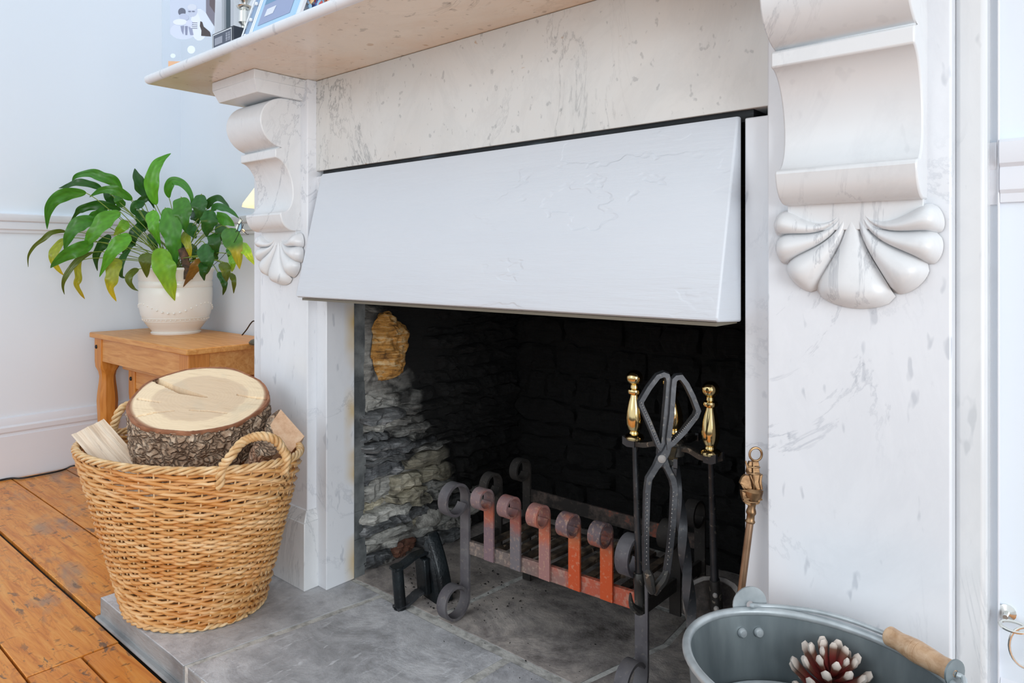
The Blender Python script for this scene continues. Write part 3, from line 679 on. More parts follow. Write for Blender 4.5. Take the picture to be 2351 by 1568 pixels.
# ================================================================== HOOD (painted steel canopy)
hood = thing('fireplace_hood', 'pale grey painted sloping metal hood hung across the top of the fire opening', 'fireplace hood', (-.87, -.03, .71))
hx0, hx1 = -1.4655*K, -.4195*K; hzt = .79+.2125*K; hzb = .79-.0845*K; hyb = -.078*K
prof = [(-.004, hzt-.004), (-.0075, hzt)]; prof = [(.002, hzt), (-.006, hzt-.001), (-.010, hzt-.007)]
prof += [(hyb-.001, hzb+.007), (hyb, hzb+.0025), (hyb+.004, hzb), (.002, hzb-.004)]
bb = MB(); bb.prism([(hx0, y, z) for y, z in prof], (hx1-hx0, 0, 0))
o = bb.build('hood_panel', M['hood'], hood, smooth=True, ang=30); bv = o.modifiers.new('bevel', 'BEVEL'); bv.width = .003; bv.segments = 3; bv.limit_method = 'ANGLE'; bv.angle_limit = math.radians(50)
bb = MB(); bb.box(hx0+.012, hx1-.006, hyb+.008, .001, hzb-.006, hzb-.001); bb.build('hood_lip', M['hood_edge'], hood, smooth=False)

# ================================================================== LOG BASKET
BC = Vector((-1.530, -.221, HZ))
bask = thing('log_basket', 'oval wicker log basket with two twisted handles on the left end of the hearth', 'basket', BC)
BH = .353
def wallpt(t, f, out=0):
    # f 0 base .. 1 rim ; t angle
    e = f**.92
    cx = -1.532+(-1.492+1.532)*e; cy = -.214+(-.250+.214)*e
    a = .152+(.262-.152)*e; b_ = .128+(.158-.128)*e; th = .26+(.355-.26)*e
    x = (a+out)*math.cos(t); y = (b_+out)*math.sin(t)
    return Vector((cx+x*math.cos(th)-y*math.sin(th), cy+x*math.sin(th)+y*math.cos(th), HZ+.006+(BH-.006)*f))
NS = 46
weave = MB(); rows = 55; seg_per = 4
for r_ in range(rows):
    f = (r_+.7)/rows*.965
    wale = r_ < 15 or r_ > 41
    rad = BH/rows*(.66 if wale else .60)
    ph = r_*(2*PI/3) if wale else r_*PI
    fr = (NS/3) if wale else NS/2
    amp = .0046 if wale else .0050
    pts = []
    nn_ = NS*seg_per
    for k in range(nn_):
        t = 2*PI*k/nn_; o_ = amp*math.sin(fr*t*1.0+ph)
        if wale: fr_i = round(fr); o_ = amp*math.sin(fr_i*t+ph); dzf = .0022*math.sin(fr_i*t+ph+PI/2)
        else: o_ = amp*math.sin((NS//2)*t+ph); dzf = 0
        p = wallpt(t, f, o_); p.z += dzf+.0015*math.sin(3*t+r_)+.0008*rnd.uniform(-1, 1); pts.append(p)
    weave.tube(pts, [rad*(1+.07*rnd.uniform(-1, 1)) for _ in pts], 5, 0, wrap=True)
o = weave.build('weave', M['wicker'], bask, ang=80, recalc=False); o['kind'] = 'stuff'
stk = MB()
for s_ in range(NS):
    t = 2*PI*(s_+.5)/NS; stk.tube([wallpt(t, f, 0) for f in (0, .2, .4, .6, .8, .985)], .0021, 5)
o = stk.build('stake', M['wicker_pale'], bask, ang=80, recalc=False); o['kind'] = 'stuff'
# wicker base disc; the logs fill the inside
b = MB(); b.loft([[wallpt(2*PI*k/48, 0, -.004)*1 for k in range(48)], [wallpt(2*PI*k/48, .02, -.004) for k in range(48)]]); b.build('base', M['wicker'], bask)
# plaited rim: three intertwined strands
rim = MB(); nr = 240
for s_ in range(4):
    pts = []
    for k in range(nr):
        t = 2*PI*k/nr; a = t*17+s_*PI/2; p = wallpt(t, .985, .0052*math.cos(a)); p.z += .0052*math.sin(a)+.003; pts.append(p)
    rim.tube(pts, .0034, 6, 0, wrap=True)
rim.build('rim', M['wicker_pale'], bask, ang=80, recalc=False)
foot = MB()
for s_ in range(2):
    pts = []
    for k in range(200):
        t = 2*PI*k/200; a = t*24+s_*PI; p = wallpt(t, 0, .003+.0032*math.cos(a)); p.z = HZ+.0058+.0022*math.sin(a); pts.append(p)
    foot.tube(pts, .0036, 6, 0, wrap=True)
foot.build('foot_border', M['wicker_pale'], bask, ang=80, recalc=False)
def rope(path, name, R=.0062, r=.0046, turns=9, strands=3, spread_ends=True):
    path = smoothpath(path, 10); n_ = len(path); bb = MB()
    for s_ in range(strands):
        pts = []
        for i, p in enumerate(path):
            t = (path[min(i+1, n_-1)]-path[max(i-1, 0)]).normalized(); nx_ = t.cross(Vector((.3, .8, .2))).normalized(); ny_ = t.cross(nx_)
            a = 2*PI*turns*i/n_+2*PI*s_/strands; pts.append(p+nx_*R*math.cos(a)+ny_*R*math.sin(a))
        bb.tube(pts, r, 7)
    return bb.build(name, M['wicker_pale'], bask, ang=80, recalc=False)
def rimt(u, front=True):
    best = None
    for k in range(720):
        t = 2*PI*k/720; p = wallpt(t, 1, 0); q = proj(p)
        ctr = proj(wallpt(0, 1, 0)*.5+wallpt(PI, 1, 0)*.5)[2]
        if (q[2] < ctr) == front:
            d = abs(q[0]-u)
            if best is None or d < best[0]: best = (d, t, q)
    return best[1]
ta, tb = rimt(510), rimt(655)
A_, B_ = wallpt(ta, 1, .004), wallpt(tb, 1, .004)
wA, wB = proj(A_)[2], proj(B_)[2]
rope([wallpt(ta, .90, .006), A_+Vector((0, 0, .004)), onw(530, 1047, wA-.004), onw(560, 1013, (wA*.7+wB*.3)), onw(598, 1001, (wA+wB)/2), onw(632, 1010, wA*.3+wB*.7), onw(650, 1035, wB), B_+Vector((0, 0, .006)), wallpt(tb, .92, .006)], 'handle', .0054, .0043, 8)
tc, td = rimt(262, False), rimt(345, False)
A_, B_ = wallpt(tc, 1, 0), wallpt(td, 1, 0); wA, wB = proj(A_)[2], proj(B_)[2]
rope([wallpt(tc, .92, .004), A_, onw(262, 978, wA), onw(272, 948, wA), onw(292, 930, (wA+wB)/2), onw(318, 934, (wA+wB)/2), onw(336, 960, wB), B_, wallpt(td, .92, .004)], 'handle', .0054, .0043, 7)

# ================================================================== LOGS
def local_obj(name, mb, mat, M4, parent=None, **kw):
    o = mb.build(name, mat, None, **kw); o.matrix_world = M4
    return o
# big round
lc = onw(460, 913, 1.535); tdir = (CAM-lc); tdir.z = 0; tdir.normalize()
nrm = (UP*math.cos(math.radians(21)) + tdir*math.sin(math.radians(21)) - RT*.02).normalized()
xax = (RT - nrm*RT.dot(nrm)).normalized(); yax = nrm.cross(xax)
LM = Matrix(((xax.x, yax.x, nrm.x, lc.x), (xax.y, yax.y, nrm.y, lc.y), (xax.z, yax.z, nrm.z, lc.z), (0, 0, 0, 1)))
LR = .1385
def outline(a): return LR*(1+.025*math.sin(2*a+.6)+.02*math.sin(3*a+2)+.012*math.sin(5*a)+.010*math.sin(9*a+1))
crk = [(-.118, .052, .006), (-.075, .036, .0042), (-.03, .012, .0046), (.01, -.002, .002), (.022, -.004, 0)]
def segd(px, py, ax, ay, bx, by):
    dx, dy = bx-ax, by-ay; t = max(0, min(1, ((px-ax)*dx+(py-ay)*dy)/(dx*dx+dy*dy))); return math.hypot(px-ax-dx*t, py-ay-dy*t), t
cracks = [([(-.140, .060), (-.085, .034), (-.045, .016), (.012, .004)], [.0030, .0026, .0042, .0006], .016), ([(.07, .028), (.10, .024), (.14, .024)], [.0005, .0008, .0013], .006),
          ([(.0, -.052), (.04, -.047), (.075, -.048)], [.0004, .0009, .0004], .004), ([(-.10, -.10), (-.06, -.072), (-.03, -.06)], [.0008, .0006, .0003], .004), ([(-.12, -.03), (-.07, -.034)], [.0006, .0003], .003)]
def depth(x, y):
    d = 0
    for pts, ws, dp in cracks:
        for i in range(len(pts)-1):
            dd, t = segd(x, y, *pts[i], *pts[i+1]); w_ = (ws[i]+(ws[i+1]-ws[i])*t)*1.35
            if dd < w_*1.6+.0006: d = max(d, dp*2.2*max(0, 1-dd/(w_*1.6+.0006))**.45)
    return d
b = MB(); NA, NR = 240, 84; rings = []
for i in range(NR+1):
    t = i/NR; ring = []
    for j in range(NA):
        a = 2*PI*j/NA; r_ = outline(a)*t*.972; x_, y_ = r_*math.cos(a), r_*math.sin(a)
        ring.append(Vector((x_, y_, -depth(x_, y_)+.0006*noise.noise(Vector((x_*30, y_*90, 0))))))
    rings.append(ring)
top = MB(); top.loft(rings, True, False)
log = thing('log_round', 'thick round log slice with rough bark, cracked pale cut face, on top of the basket', 'log', lc)
def lbuild(mb, name, mat, parent, Mx, **kw):
    mb.v = [tuple(Mx @ Vector(p)) for p in mb.v]; return mb.build(name, mat, parent, **kw)
# the log face material uses object coordinates: keep mesh local, place by matrix
o = top.build('cut_face', M['logface'], None, smooth=True, ang=60, recalc=False)
o.parent = log; o.matrix_parent_inverse = Matrix.Translation(-lc); o.matrix_basis = LM
side = MB(); rings = []; NB = 30; TH = .118
for i in range(NB+1):
    t = i/NB; ring = []
    for j in range(NA):
        a = 2*PI*j/NA; R0 = outline(a)
        zz = -TH*t*(1+.12*math.sin(a+3.6)+.05*math.sin(3*a))
        wv_ = noise.noise_vector(Vector((a*9, zz*70, 2)))*1.3; cell = noise.voronoi(Vector((a*LR*62+wv_.x, zz*34+wv_.y, 0)), distance_metric='DISTANCE', exponent=2.5)[0]
        edge_ = min(1, (cell[1]-cell[0])*2.6)
        bmp = +.0035*edge_+.007*noise.noise(Vector((a*5, zz*40, 1)))+.004*noise.noise(Vector((a*18, zz*130, 4)))+.002*noise.noise(Vector((a*50, zz*300, 4)))-.003
        gate = sstep(0, .09, t); rr_ = R0*(.972+.028*sstep(0, .03, t))+bmp*gate-.010*sstep(.9, 1, t)
        crackg = sstep(.10, 0, abs(((a-2.74+PI) % (2*PI))-PI))*.004*(1-t)
        rr_ -= crackg
        ring.append(Vector((rr_*math.cos(a), rr_*math.sin(a), zz)))
    rings.append(ring)
side.loft(rings, True, False)
bot = len(side.v); side.add([rings[-1][j]+Vector((0, 0, -.001)) for j in range(NA)], [tuple(range(NA))])
o = side.build('bark', M['bark'], None, smooth=True, ang=70); o.parent = log; o.matrix_parent_inverse = Matrix.Translation(-lc); o.matrix_basis = LM
# raised inner bark ring around the cut face
ringm = MB(); rr = []
for (k0, zz) in ((.958, .0004), (.985, .0016), (1.0, -.002), (.99, -.008)):
    rr.append([Vector((outline(2*PI*j/NA)*(k0+.006*noise.noise(Vector((j*.35, k0*9, 0))))*math.cos(2*PI*j/NA), outline(2*PI*j/NA)*(k0+.006*noise.noise(Vector((j*.35, k0*9, 0))))*math.sin(2*PI*j/NA), zz+.001*noise.noise(Vector((j*.5, 0, k0))))) for j in range(NA)])
ringm.loft(rr, True, False); o = ringm.build('inner_bark', M['cambium'], None, smooth=True, ang=70); o.parent = log; o.matrix_parent_inverse = Matrix.Translation(-lc); o.matrix_basis = LM

def frame_mat(o, z_, x_):
    z_ = Vector(z_).normalized(); x_ = Vector(x_); x_ = (x_-z_*x_.dot(z_)).normalized(); y_ = z_.cross(x_)
    return Matrix(((x_.x, y_.x, z_.x, o.x), (x_.y, y_.y, z_.y, o.y), (x_.z, y_.z, z_.z, o.z), (0, 0, 0, 1)))
def split_log(name, label, o, zdir, xdir, poly, L, mats, face_idx=None, parts=True, group=None):
    # prism with cross-section poly, grain along z
    b = MB(); n_ = len(poly); K_ = 14; rings = []
    for i in range(K_+1):
        t = i/K_; rings.append([Vector((p[0]+.0022*noise.noise(Vector((p[0]*40, p[1]*40, t*3))), p[1]+.0022*noise.noise(Vector((p[1]*60, 5, t*3+p[0]*30))), -L*t)) for p in poly])
    b.loft(rings, True, True)
    th = thing(name, label, 'log', o, group)
    ob = b.build('wood', mats[0], None, smooth=False); ob.parent = th; ob.matrix_parent_inverse = Matrix.Translation(-Vector(o)); ob.matrix_basis = frame_mat(Vector(o), zdir, xdir)
    return th, ob
# left: pale split piece with its flat face up
pA, pB, pC, pD = onw(166, 1002, 1.475), onw(236, 958, 1.53), onw(350, 1090, 1.475), onw(262, 1112, 1.41)
c0 = (pA+pB)/2; zd = (c0-(pC+pD)/2); xd = (pB-pA); Lx = xd.length; Mx = frame_mat(c0, zd, xd)
poly = [(-Lx/2, 0)]; N_ = 12
poly = [(-Lx/2+Lx*i/N_, .0007*math.sin(i*2.3)+.0005*math.cos(i*5.1)) for i in range(N_+1)] + [(Lx/2-.008, -.03), (Lx*.15, -.055), (-Lx/2+.014, -.028)]
yv = (Mx.to_3x3() @ Vector((0, 1, 0)))
if yv.z < 0: poly = [(x, -y) for x, y in poly]
split_log('split_log', 'pale split log with ridged flat grain, at the left side of the basket', c0, zd, xd, poly, .24, [M['split']], group='split logs in the basket')
# right: wedge with pinkish sawn end and bark back
q = [onw(648, 930, 1.52), onw(706, 988, 1.50), onw(666, 1042, 1.485), onw(634, 1028, 1.49), onw(616, 985, 1.51)]
c0 = sum(q, Vector())/5; zd = (FW*-.55+RT*.35+UP*.55).normalized(); xd = RT
Mx = frame_mat(c0, zd, xd); inv = Mx.inverted()
poly = [((inv @ p).x, (inv @ p).y) for p in q]
th, ob = split_log('split_log', 'wedge shaped split log with pinkish sawn end, at the right side of the basket', c0, zd, xd, poly, .15, [M['split_end']], group='split logs in the basket')
b = MB(); e1, e2 = Vector((*poly[0], 0)), Vector((*poly[4], 0)); e3 = Vector((*poly[3], 0)); rings = []
for i in range(18):
    t = i/17; ring = []
    for p, off in ((e1, 0), (e1.lerp(e2, .35), .006), (e1.lerp(e2, .7), .008), (e2, .006), (e2.lerp(e3, .5), .005), (e3, 0)):
        o2 = Vector((-1, .25, 0)).normalized()*(off+.003); qn = noise.noise_vector(Vector((p.x*60, p.y*60, t*9)))*.0022
        ring.append(p+o2+qn+Vector((0, 0, -.001-.145*t)))
    ring += [e3*.9, e1*.9]; ring[-2] = e3*.92+Vector((0, 0, -.145*t)); ring[-1] = e1*.92+Vector((0, 0, -.145*t)); rings.append(ring)
b.loft(rings, True, True); o = b.build('bark', M['bark'], None, smooth=True, ang=50); o.parent = th; o.matrix_parent_inverse = Matrix.Translation(-c0); o.matrix_basis = Mx
# logs lying lower in the basket, seen under the front handle
for (u, v_, w_, dirv, r_, L, lab) in ((590, 1066, 1.46, (FW*-.25+RT*.35+UP*.6), .024, .10, 'small dark barked log leaning low in the basket under the front handle'),
                                (560, 1130, 1.50, (RT*.9+UP*.1), .034, .16, 'shadowed log lying deep in the basket, right of and below the round slice'),
                                (420, 1150, 1.50, (RT*.9-UP*.05+FW*.1), .036, .20, 'log lying under the thick round slice inside the basket')):
    c0 = onw(u, v_, w_); dirv = Vector(dirv).normalized(); b = MB(); pts = [c0+dirv*(L*(t-.5)) for t in [i/10 for i in range(11)]]
    b.tube(pts, [r_*(1+.06*math.sin(i*2)) for i in range(11)], 14)
    b.v = [tuple(Vector(p)+noise.noise_vector(Vector(p)*40)*.004) for p in b.v]
    o = b.build('log', M['bark'], None, ang=50); tag(o, lab, 'log', 'round logs low in the basket')

# ================================================================== FIRE GRATE
gr = thing('fire_grate', 'wrought iron fire grate with scrolled uprights, rusted red in the middle', 'fire grate', (-.85, .23, HZ))
def scroll_bar(xc, hw, ybar, z0, zt, d, mat, foot=False, name='bar', t=.0022, df=.07):
    # flat strip in the yz plane, curling towards -y at the top (and foot)
    r_ = d/2; ctop = Vector((xc, ybar-r_, zt-r_))
    path = []
    if foot:
        cf = Vector((xc, ybar-df/2, HZ+df/2+t)); path += arc(cf, df/2*.72, math.radians(430), math.radians(360), 8, (0, 1, 0), (0, 0, 1), df/2*.8)
        path += arc(cf, df/2*.8, math.radians(360), math.radians(0), 34, (0, 1, 0), (0, 0, 1), df/2) if False else arc(cf, df/2*.86, math.radians(20), math.radians(360), 34, (0, 1, 0), (0, 0, 1), df/2)[0:]
        path = arc(cf, df/2*.80, math.radians(10), math.radians(-0), 1, (0, 1, 0), (0, 0, 1)) if False else arc(cf, df/2*.82, math.radians(30), math.radians(360), 34, (0, 1, 0), (0, 0, 1), df/2)
        path += [Vector((xc, ybar, z)) for z in (cf.z+.02, (z0+zt)/2)]
    else: path = [Vector((xc, ybar, z)) for z in (z0, (z0+zt)/2)]
    path += arc(ctop, r_, 0, math.radians(335), 32, (0, 1, 0), (0, 0, 1), r_*.84)
    b = MB(); b.ribbon(path, (1, 0, 0), hw, t); return b.build(name, mat, gr, smooth=True, ang=35)
YG = .132
for xc in (-1.046, -.621): scroll_bar(xc, .0125, YG, HZ, .329, .068, M['iron_grate'], True, 'leg', .0028, .072)
for xc, mt in zip((-.974, -.903, -.830, -.760, -.690), ('bar1', 'bar2', 'bar3', 'bar4', 'bar5')):
    zt = .331; o = scroll_bar(xc, .0128, YG-.004, .178+(xc+1.0)*.03, zt, .042, M[mt]); 
zrl, zrr = .201, .217
b = MB(); b.add([(-1.046, YG, zrl-.027), (-.621, YG, zrr-.031), (-.621, YG+.006, zrr-.031), (-1.046, YG+.006, zrl-.027), (-1.046, YG, zrl), (-.621, YG, zrr), (-.621, YG+.010, zrr), (-1.046, YG+.010, zrl)],
    [(0, 1, 2, 3), (4, 5, 6, 7), (0, 1, 5, 4), (2, 3, 7, 6), (0, 3, 7, 4), (1, 2, 6, 5)]); b.build('front_rail', M['rail'], gr, bevel=.001)
YR1, YR2 = .235, .335
for xc in (-1.045, -.612):
    for yy in (YR1, YR2): scroll_bar(xc, .011, yy, HZ+.10 if yy == YR1 else HZ+.002, .335 if yy == YR2 else .325, .05, M['iron_dark'], False, 'rear_upright', .0026)
    b = MB(); zz = zrl if xc < -.8 else zrr; b.box(xc-.004, xc+.004, YG, YR2, zz-.026, zz-.002); b.build('side_rail', M['iron_dark'], gr, bevel=.001)
b = MB(); b.box(-1.045, -.612, YR2, YR2+.006, .232, .262); b.build('back_rail', M['iron_scorched'], gr, bevel=.001)
b = MB(); b.box(-1.045, -.612, YR2-.012, YR2, .172, .196); b.build('back_rail', M['iron_dark'], gr, bevel=.001)
for i in range(11):
    xc = -1.02+.0385*i; b = MB(); zz = .188+.018*i/10
    Mx = Matrix.Translation((xc, (YG+YR2)/2, zz)) @ Matrix.Rotation(math.radians(rnd.uniform(-4, 4)), 4, 'Z')
    b.box(-.0085, .0085, -.098, .098, -.004, .004, 0, Mx); b.build('slat', M['slat'], gr, bevel=.001, seg=1)
b = MB()
for i in range(170):
    p = Vector((rnd.uniform(-1.02, -.64), rnd.uniform(YG+.012, YR2-.01), .200+.010*rnd.random())); r_ = rnd.uniform(.003, .010)
    if i % 3: continue
    b.add([p+Vector((rnd.uniform(-r_, r_), rnd.uniform(-r_, r_), rnd.uniform(-r_, r_*.4))) for _ in range(5)], [(0, 1, 2), (0, 2, 3), (0, 3, 4), (1, 2, 4), (2, 3, 4), (0, 1, 4)])
o = b.build('ash_debris', M['slat'], gr, smooth=False); o['kind'] = 'stuff'

# ================================================================== FLAT IRON
fo = Vector((-1.150, .150, HZ)); nd = Vector((.18, .984, 0)).normalized(); xd = nd.cross(UP)*-1; xd = Vector((nd.y, -nd.x, 0))
fi = thing('flat_iron', 'old black cast flat iron standing on its heel beside the grate', 'iron', fo)
IM = Matrix(((xd.x, 0, nd.x, fo.x), (xd.y, 0, nd.y, fo.y), (0, 1, 0, fo.z), (0, 0, 0, 1)))      # local x=width, y=up (length), z=outwards through the sole
IM = IM @ Matrix.Rotation(math.radians(-5), 4, 'X')
def iron_out(k, yoff=0): 
    pts = []
    for i in range(11): t = i/10; pts.append((.046*k*(1-.0*t)*math.cos(t*PI/2)**.62 if i < 10 else 0, .004+.138*k*t))
    pts = [(.044*k*max(0, 1-(t**2.1)), .002+(.140)*t*(1-(1-k)*.6)) for t in [i/12 for i in range(13)]]
    return [(x, y) for x, y in pts]+[(-x, y) for x, y in pts[::-1][1:]]
b = MB(); rings = []
for k, zz in ((.93, .014), (1.0, .010), (1.0, -.010), (.96, -.014), (.90, -.016), (.88, -.020), (.80, -.024), (.70, -.026)):
    rings.append([IM @ Vector((x, y, zz)) for x, y in iron_out(k)])
b.loft(rings, True, True); b.build('sole', M['iron_black'], fi, smooth=True, ang=25)
b = MB()
b.prism([IM @ Vector((x, y, -.026)) for x, y in ((-.02, .02), (.02, .02), (.02, .10), (-.02, .10))], (IM.to_3x3() @ Vector((0, 0, -.014)))); b.build('bridge', M['iron_black'], fi, bevel=.003)
for s_, y0, y1 in ((1, .108, .098), (-1, .024, .012)):
    b = MB(); pts = smoothpath([IM @ Vector((0, y0, -.024)), IM @ Vector((0, y0, -.050)), IM @ Vector((0, (y0+y1)/2, -.066)), IM @ Vector((0, y1, -.084)), IM @ Vector((0, y1, -.106))], 4)
    b.ribbon(pts, IM.to_3x3() @ Vector((1, 0, 0)), .0125, .003); b.build('handle_bracket', M['iron_black'] if s_ > 0 else M['iron'], fi, ang=35)
b = MB(); b.tube([IM @ Vector((0, .012, -.094)), IM @ Vector((0, .098, -.094))], .0125, 18); b.build('handle_tube', M['iron_black'], fi)
for yy in (.0105, .0995):
    b = MB(); b.tube([IM @ Vector((0, yy-.002, -.094)), IM @ Vector((0, yy+.002, -.094))], .0145, 18); b.build('handle_collar', M['iron_black'], fi)

# ================================================================== COMPANION SET
hub = onw(1549, 1040, 1.13)
ctop = onw(1541, 1000, 1.145); cbot = onz(1619, 1738, HZ)
st = thing('companion_stand', 'wrought iron companion set stand with twisted stem and brass knob, right of the grate', 'tool stand', (cbot.x, cbot.y, HZ))
b = MB(); n_ = 70; s0 = onw(1551, 1070, 1.14)
pts = [s0.lerp(cbot+Vector((0, 0, .012)), i/n_) for i in range(n_+1)]
b.tube(pts, [.0066+.0034*sstep(0, .25, i/n_) for i in range(n_+1)], 4, square=True, twist=.15, flat=None); b.build('twisted_stem', M['iron'], st, ang=35)
b = MB(); b.tube([ctop, s0], .0055, 4, square=True); b.build('upper_stem', M['iron_rod'], st)
b = MB(); b.lathe([(.0, 0), (.045, 0), (.05, .004), (.045, .010), (.014, .014), (.012, .02)], (cbot.x, cbot.y, HZ), 28); b.build('base', M['iron_dark'], st)
for k in range(4):
    a = k*PI/2+.6; d_ = Vector((math.cos(a), math.sin(a), 0)); b = MB(); c0 = Vector((cbot.x, cbot.y, HZ))
    b.tube(smoothpath([c0+d_*.03+UP*.010, c0+d_*.07+UP*.016, c0+d_*.098+UP*.0045], 5), .0045, 6); b.build('foot', M['iron_dark'], st)
bp = [(.0045, 0), (.017, .001), (.0185, .005), (.016, .010), (.0105, .013), (.0095, .017), (.0125, .022), (.0155, .032), (.0165, .044), (.015, .060), (.0115, .078), (.0085, .088), (.0078, .092), (.0125, .095), (.0135, .099), (.0125, .103), (.0082, .106), (.0078, .112), (.010, .115)]
bp += [(max(.0005, .0158*math.sin(a)), .127-.0158*math.cos(a)) for a in [.75+(PI-.75)*i/9 for i in range(10)]]
bp = [(r_*.97, z_*.905) for r_, z_ in bp]
up_l = (onw(1541, 857, 1.13)-onw(1553, 1000, 1.14)).normalized()
b = MB(); b.lathe([(r_*.92, z_*.80) for r_, z_ in bp], onw(1551, 1002, 1.15), 28, axis=up_l); tag(b.build('finial', M['brass'], st), 'brass turned finial')
aL, aR, aB = Vector((-.614, .096, .488)), Vector((-.476, .090, .488)), Vector((-.553, .185, .492))
def arm(end, nm='arm', hook=True):
    h0 = Vector((hub.x, hub.y, .490)); d_ = (end-h0); side_ = d_.cross(UP).normalized()
    b = MB(); pts = smoothpath([h0, h0.lerp(end, .4)+UP*.004, h0.lerp(end, .75)-UP*.002, end], 5); b.ribbon(pts, side_, [.0055]*(len(pts)-4)+[.007, .009, .011, .012], .004); b.build(nm, M['iron_worn'], st, ang=35)
    b = MB(); e = d_.normalized()
    for s_ in (-1, 1):
        b.ribbon([end+side_*.009*s_-e*.006, end+side_*.010*s_+e*.008, end+side_*.010*s_+e*.016+UP*.004], UP, .0065, .0028)
    b.build('hook', M['iron'], st, ang=35)
    return side_
arm(aL); arm(aR)
arm(aB)
aF = onw(1537, 1062, 1.055); arm(aF)
b = MB(); b.lathe([(.001, -.012), (.016, -.010), (.017, .004), (.012, .010), (.001, .011)], (hub.x, hub.y, .490), 20); b.build('hub', M['iron_worn'], st)
def brass_handle(parent, base, ax=(0, 0, 1), s=1.0):
    b = MB(); b.lathe([(r_*s, z_*s) for r_, z_ in bp], base, 28, axis=ax); return tag(b.build('handle', M['brass'], parent), 'polished brass handle')
# poker (left)
pk = thing('fire_poker', 'fire poker with brass handle hanging at the left of the companion set', 'poker', (aL.x, aL.y, .2))
brass_handle(pk, aL+Vector((0, 0, .004)), (0, 0, 1), .90)
pl_ = onw(1467, 1318, 1.165); b = MB(); b.tube([aL+Vector((0, 0, .006)), pl_], [.0045, .0062], 12); b.build('rod', M['iron_rod'], pk)
pe = onw(1469, 1408, 1.150)
b = MB(); b.tube([pl_+UP*.003, pl_-UP*.0, pl_.lerp(pe, .25), pl_.lerp(pe, .27), pe], [.0085, .0095, .0092, .0086, .0082], 12); b.build('socket', M['iron_worn'], pk)
b = MB(); tip = onw(1447, 1362, 1.12); pts = smoothpath([pe+UP*.004, onw(1462, 1400, 1.135), onw(1450, 1388, 1.125), tip], 5); b.tube(pts, [.0075-.006*(i/(len(pts)-1))**2 for i in range(len(pts))], 8); b.build('hook', M['iron_worn'], pk)
# shovel (right)
sv = thing('fire_shovel', 'fire shovel with brass handle and round-topped pan hanging right in the companion set', 'shovel', (aR.x, aR.y, .2))
brass_handle(sv, aR+Vector((0, 0, .004)), (0, 0, 1), .88)
w0 = 1.105; re = onw(1641, 1345, w0); b = MB(); b.tube([aR+Vector((0, 0, .006)), re], [.0045, .0066], 12); b.build('rod', M['iron_rod'], sv)
out = [(1590, 1475), (1577, 1430), (1568, 1395), (1567, 1366), (1574, 1347), (1590, 1331), (1612, 1322), (1640, 1320), (1665, 1326), (1686, 1338), (1698, 1354), (1703, 1375), (1702, 1400), (1696, 1440), (1690, 1475)]
cc = onw(1636, 1400, w0+.012); outp = [onw(u, v_, w0+.012-(v_-1400)*.0002) for u, v_ in out]
b = MB(); rings = []
for k, dd in ((1.0, 0), (.93, .0), (.86, .012), (.5, .016), (.05, .016)):
    rings.append([cc+(p-cc)*k+FW*dd for p in outp])
b.loft(rings, True, True, 0)
o = b.build('pan', M['shovel'], sv, smooth=True, ang=50); so = o.modifiers.new('thick', 'SOLIDIFY'); so.thickness = .0015
b = MB(); rings = [[cc+(p-cc)*k-FW*dd for p in outp[2:13]] for k, dd in ((1.0, .003), (.88, .0025), (.76, -.006))]; b.loft(rings, False, False); b.build('pan_rim', M['ash'], sv, ang=50)
b = MB(); b.tube([onw(1641, 1330, w0-.002), onw(1642, 1360, w0+.006), onw(1644, 1395, w0+.010), onw(1646, 1412, w0+.012)], [.0078, .0105, .0105, .007], 12); b.build('socket', M['iron_worn'], sv)
b = MB(); b.ball(onw(1642, 1367, w0-.006), .004); b.ball(onw(1645, 1398, w0-.003), .0045); b.build('rivet', M['ash'], sv)
# tongs (front)
wt = 1.045
tg = thing('fire_tongs', 'black scissor fire tongs with angular loop grips hanging in front of the companion stand', 'tongs', onw(1519, 1053, wt))
tn = FW
def flatbar(pts, w_, hw, ht=.0028, closed=False, name='arm', mat='iron'):
    P_ = [onw(u, v_, w_) for u, v_ in pts]; b = MB(); rings = []
    n_ = len(P_)
    for i, p in enumerate(P_):
        a_ = P_[(i-1) % n_] if closed or i > 0 else p; c_ = P_[(i+1) % n_] if closed or i < n_-1 else p
        t1 = (p-a_).normalized() if (p-a_).length > 0 else (c_-p).normalized(); t2 = (c_-p).normalized() if (c_-p).length > 0 else t1
        t = (t1+t2).normalized(); s_ = t.cross(tn).normalized(); k = 1/max(.5, t1.dot(t)); h = (hw[i] if isinstance(hw, list) else hw)*k
        rings.append([p+s_*h+tn*ht, p+s_*h*.72-tn*ht, p-s_*h*.72-tn*ht, p-s_*h+tn*ht])
    b.loft(rings, True, not closed, 0, closed); return b.build(name, M[mat], tg, smooth=False, bevel=.0007)
flatbar([(1523, 859), (1510, 864), (1490, 890), (1471, 922), (1472, 930), (1488, 965), (1511, 1021), (1516, 1028), (1522, 1016), (1525, 980), (1531, 915), (1534, 874), (1531, 862)], wt+.003, .0050, .0055, True, 'grip')
flatbar([(1553, 866), (1563, 865), (1576, 882), (1590, 910), (1602, 942), (1597, 955), (1570, 990), (1543, 1017), (1535, 1022), (1534, 1005), (1541, 950), (1545, 890), (1547, 872)], wt-.003, .0050, .0055, True, 'grip')
flatbar([(1536, 1020), (1529, 1038), (1519, 1053), (1506, 1073), (1490, 1099), (1486, 1130), (1484, 1200), (1483, 1270), (1484, 1312)], wt-.003, [.006, .0075, .009, .006, .006, .006, .0056, .0056, .006], .004, False, 'arm')
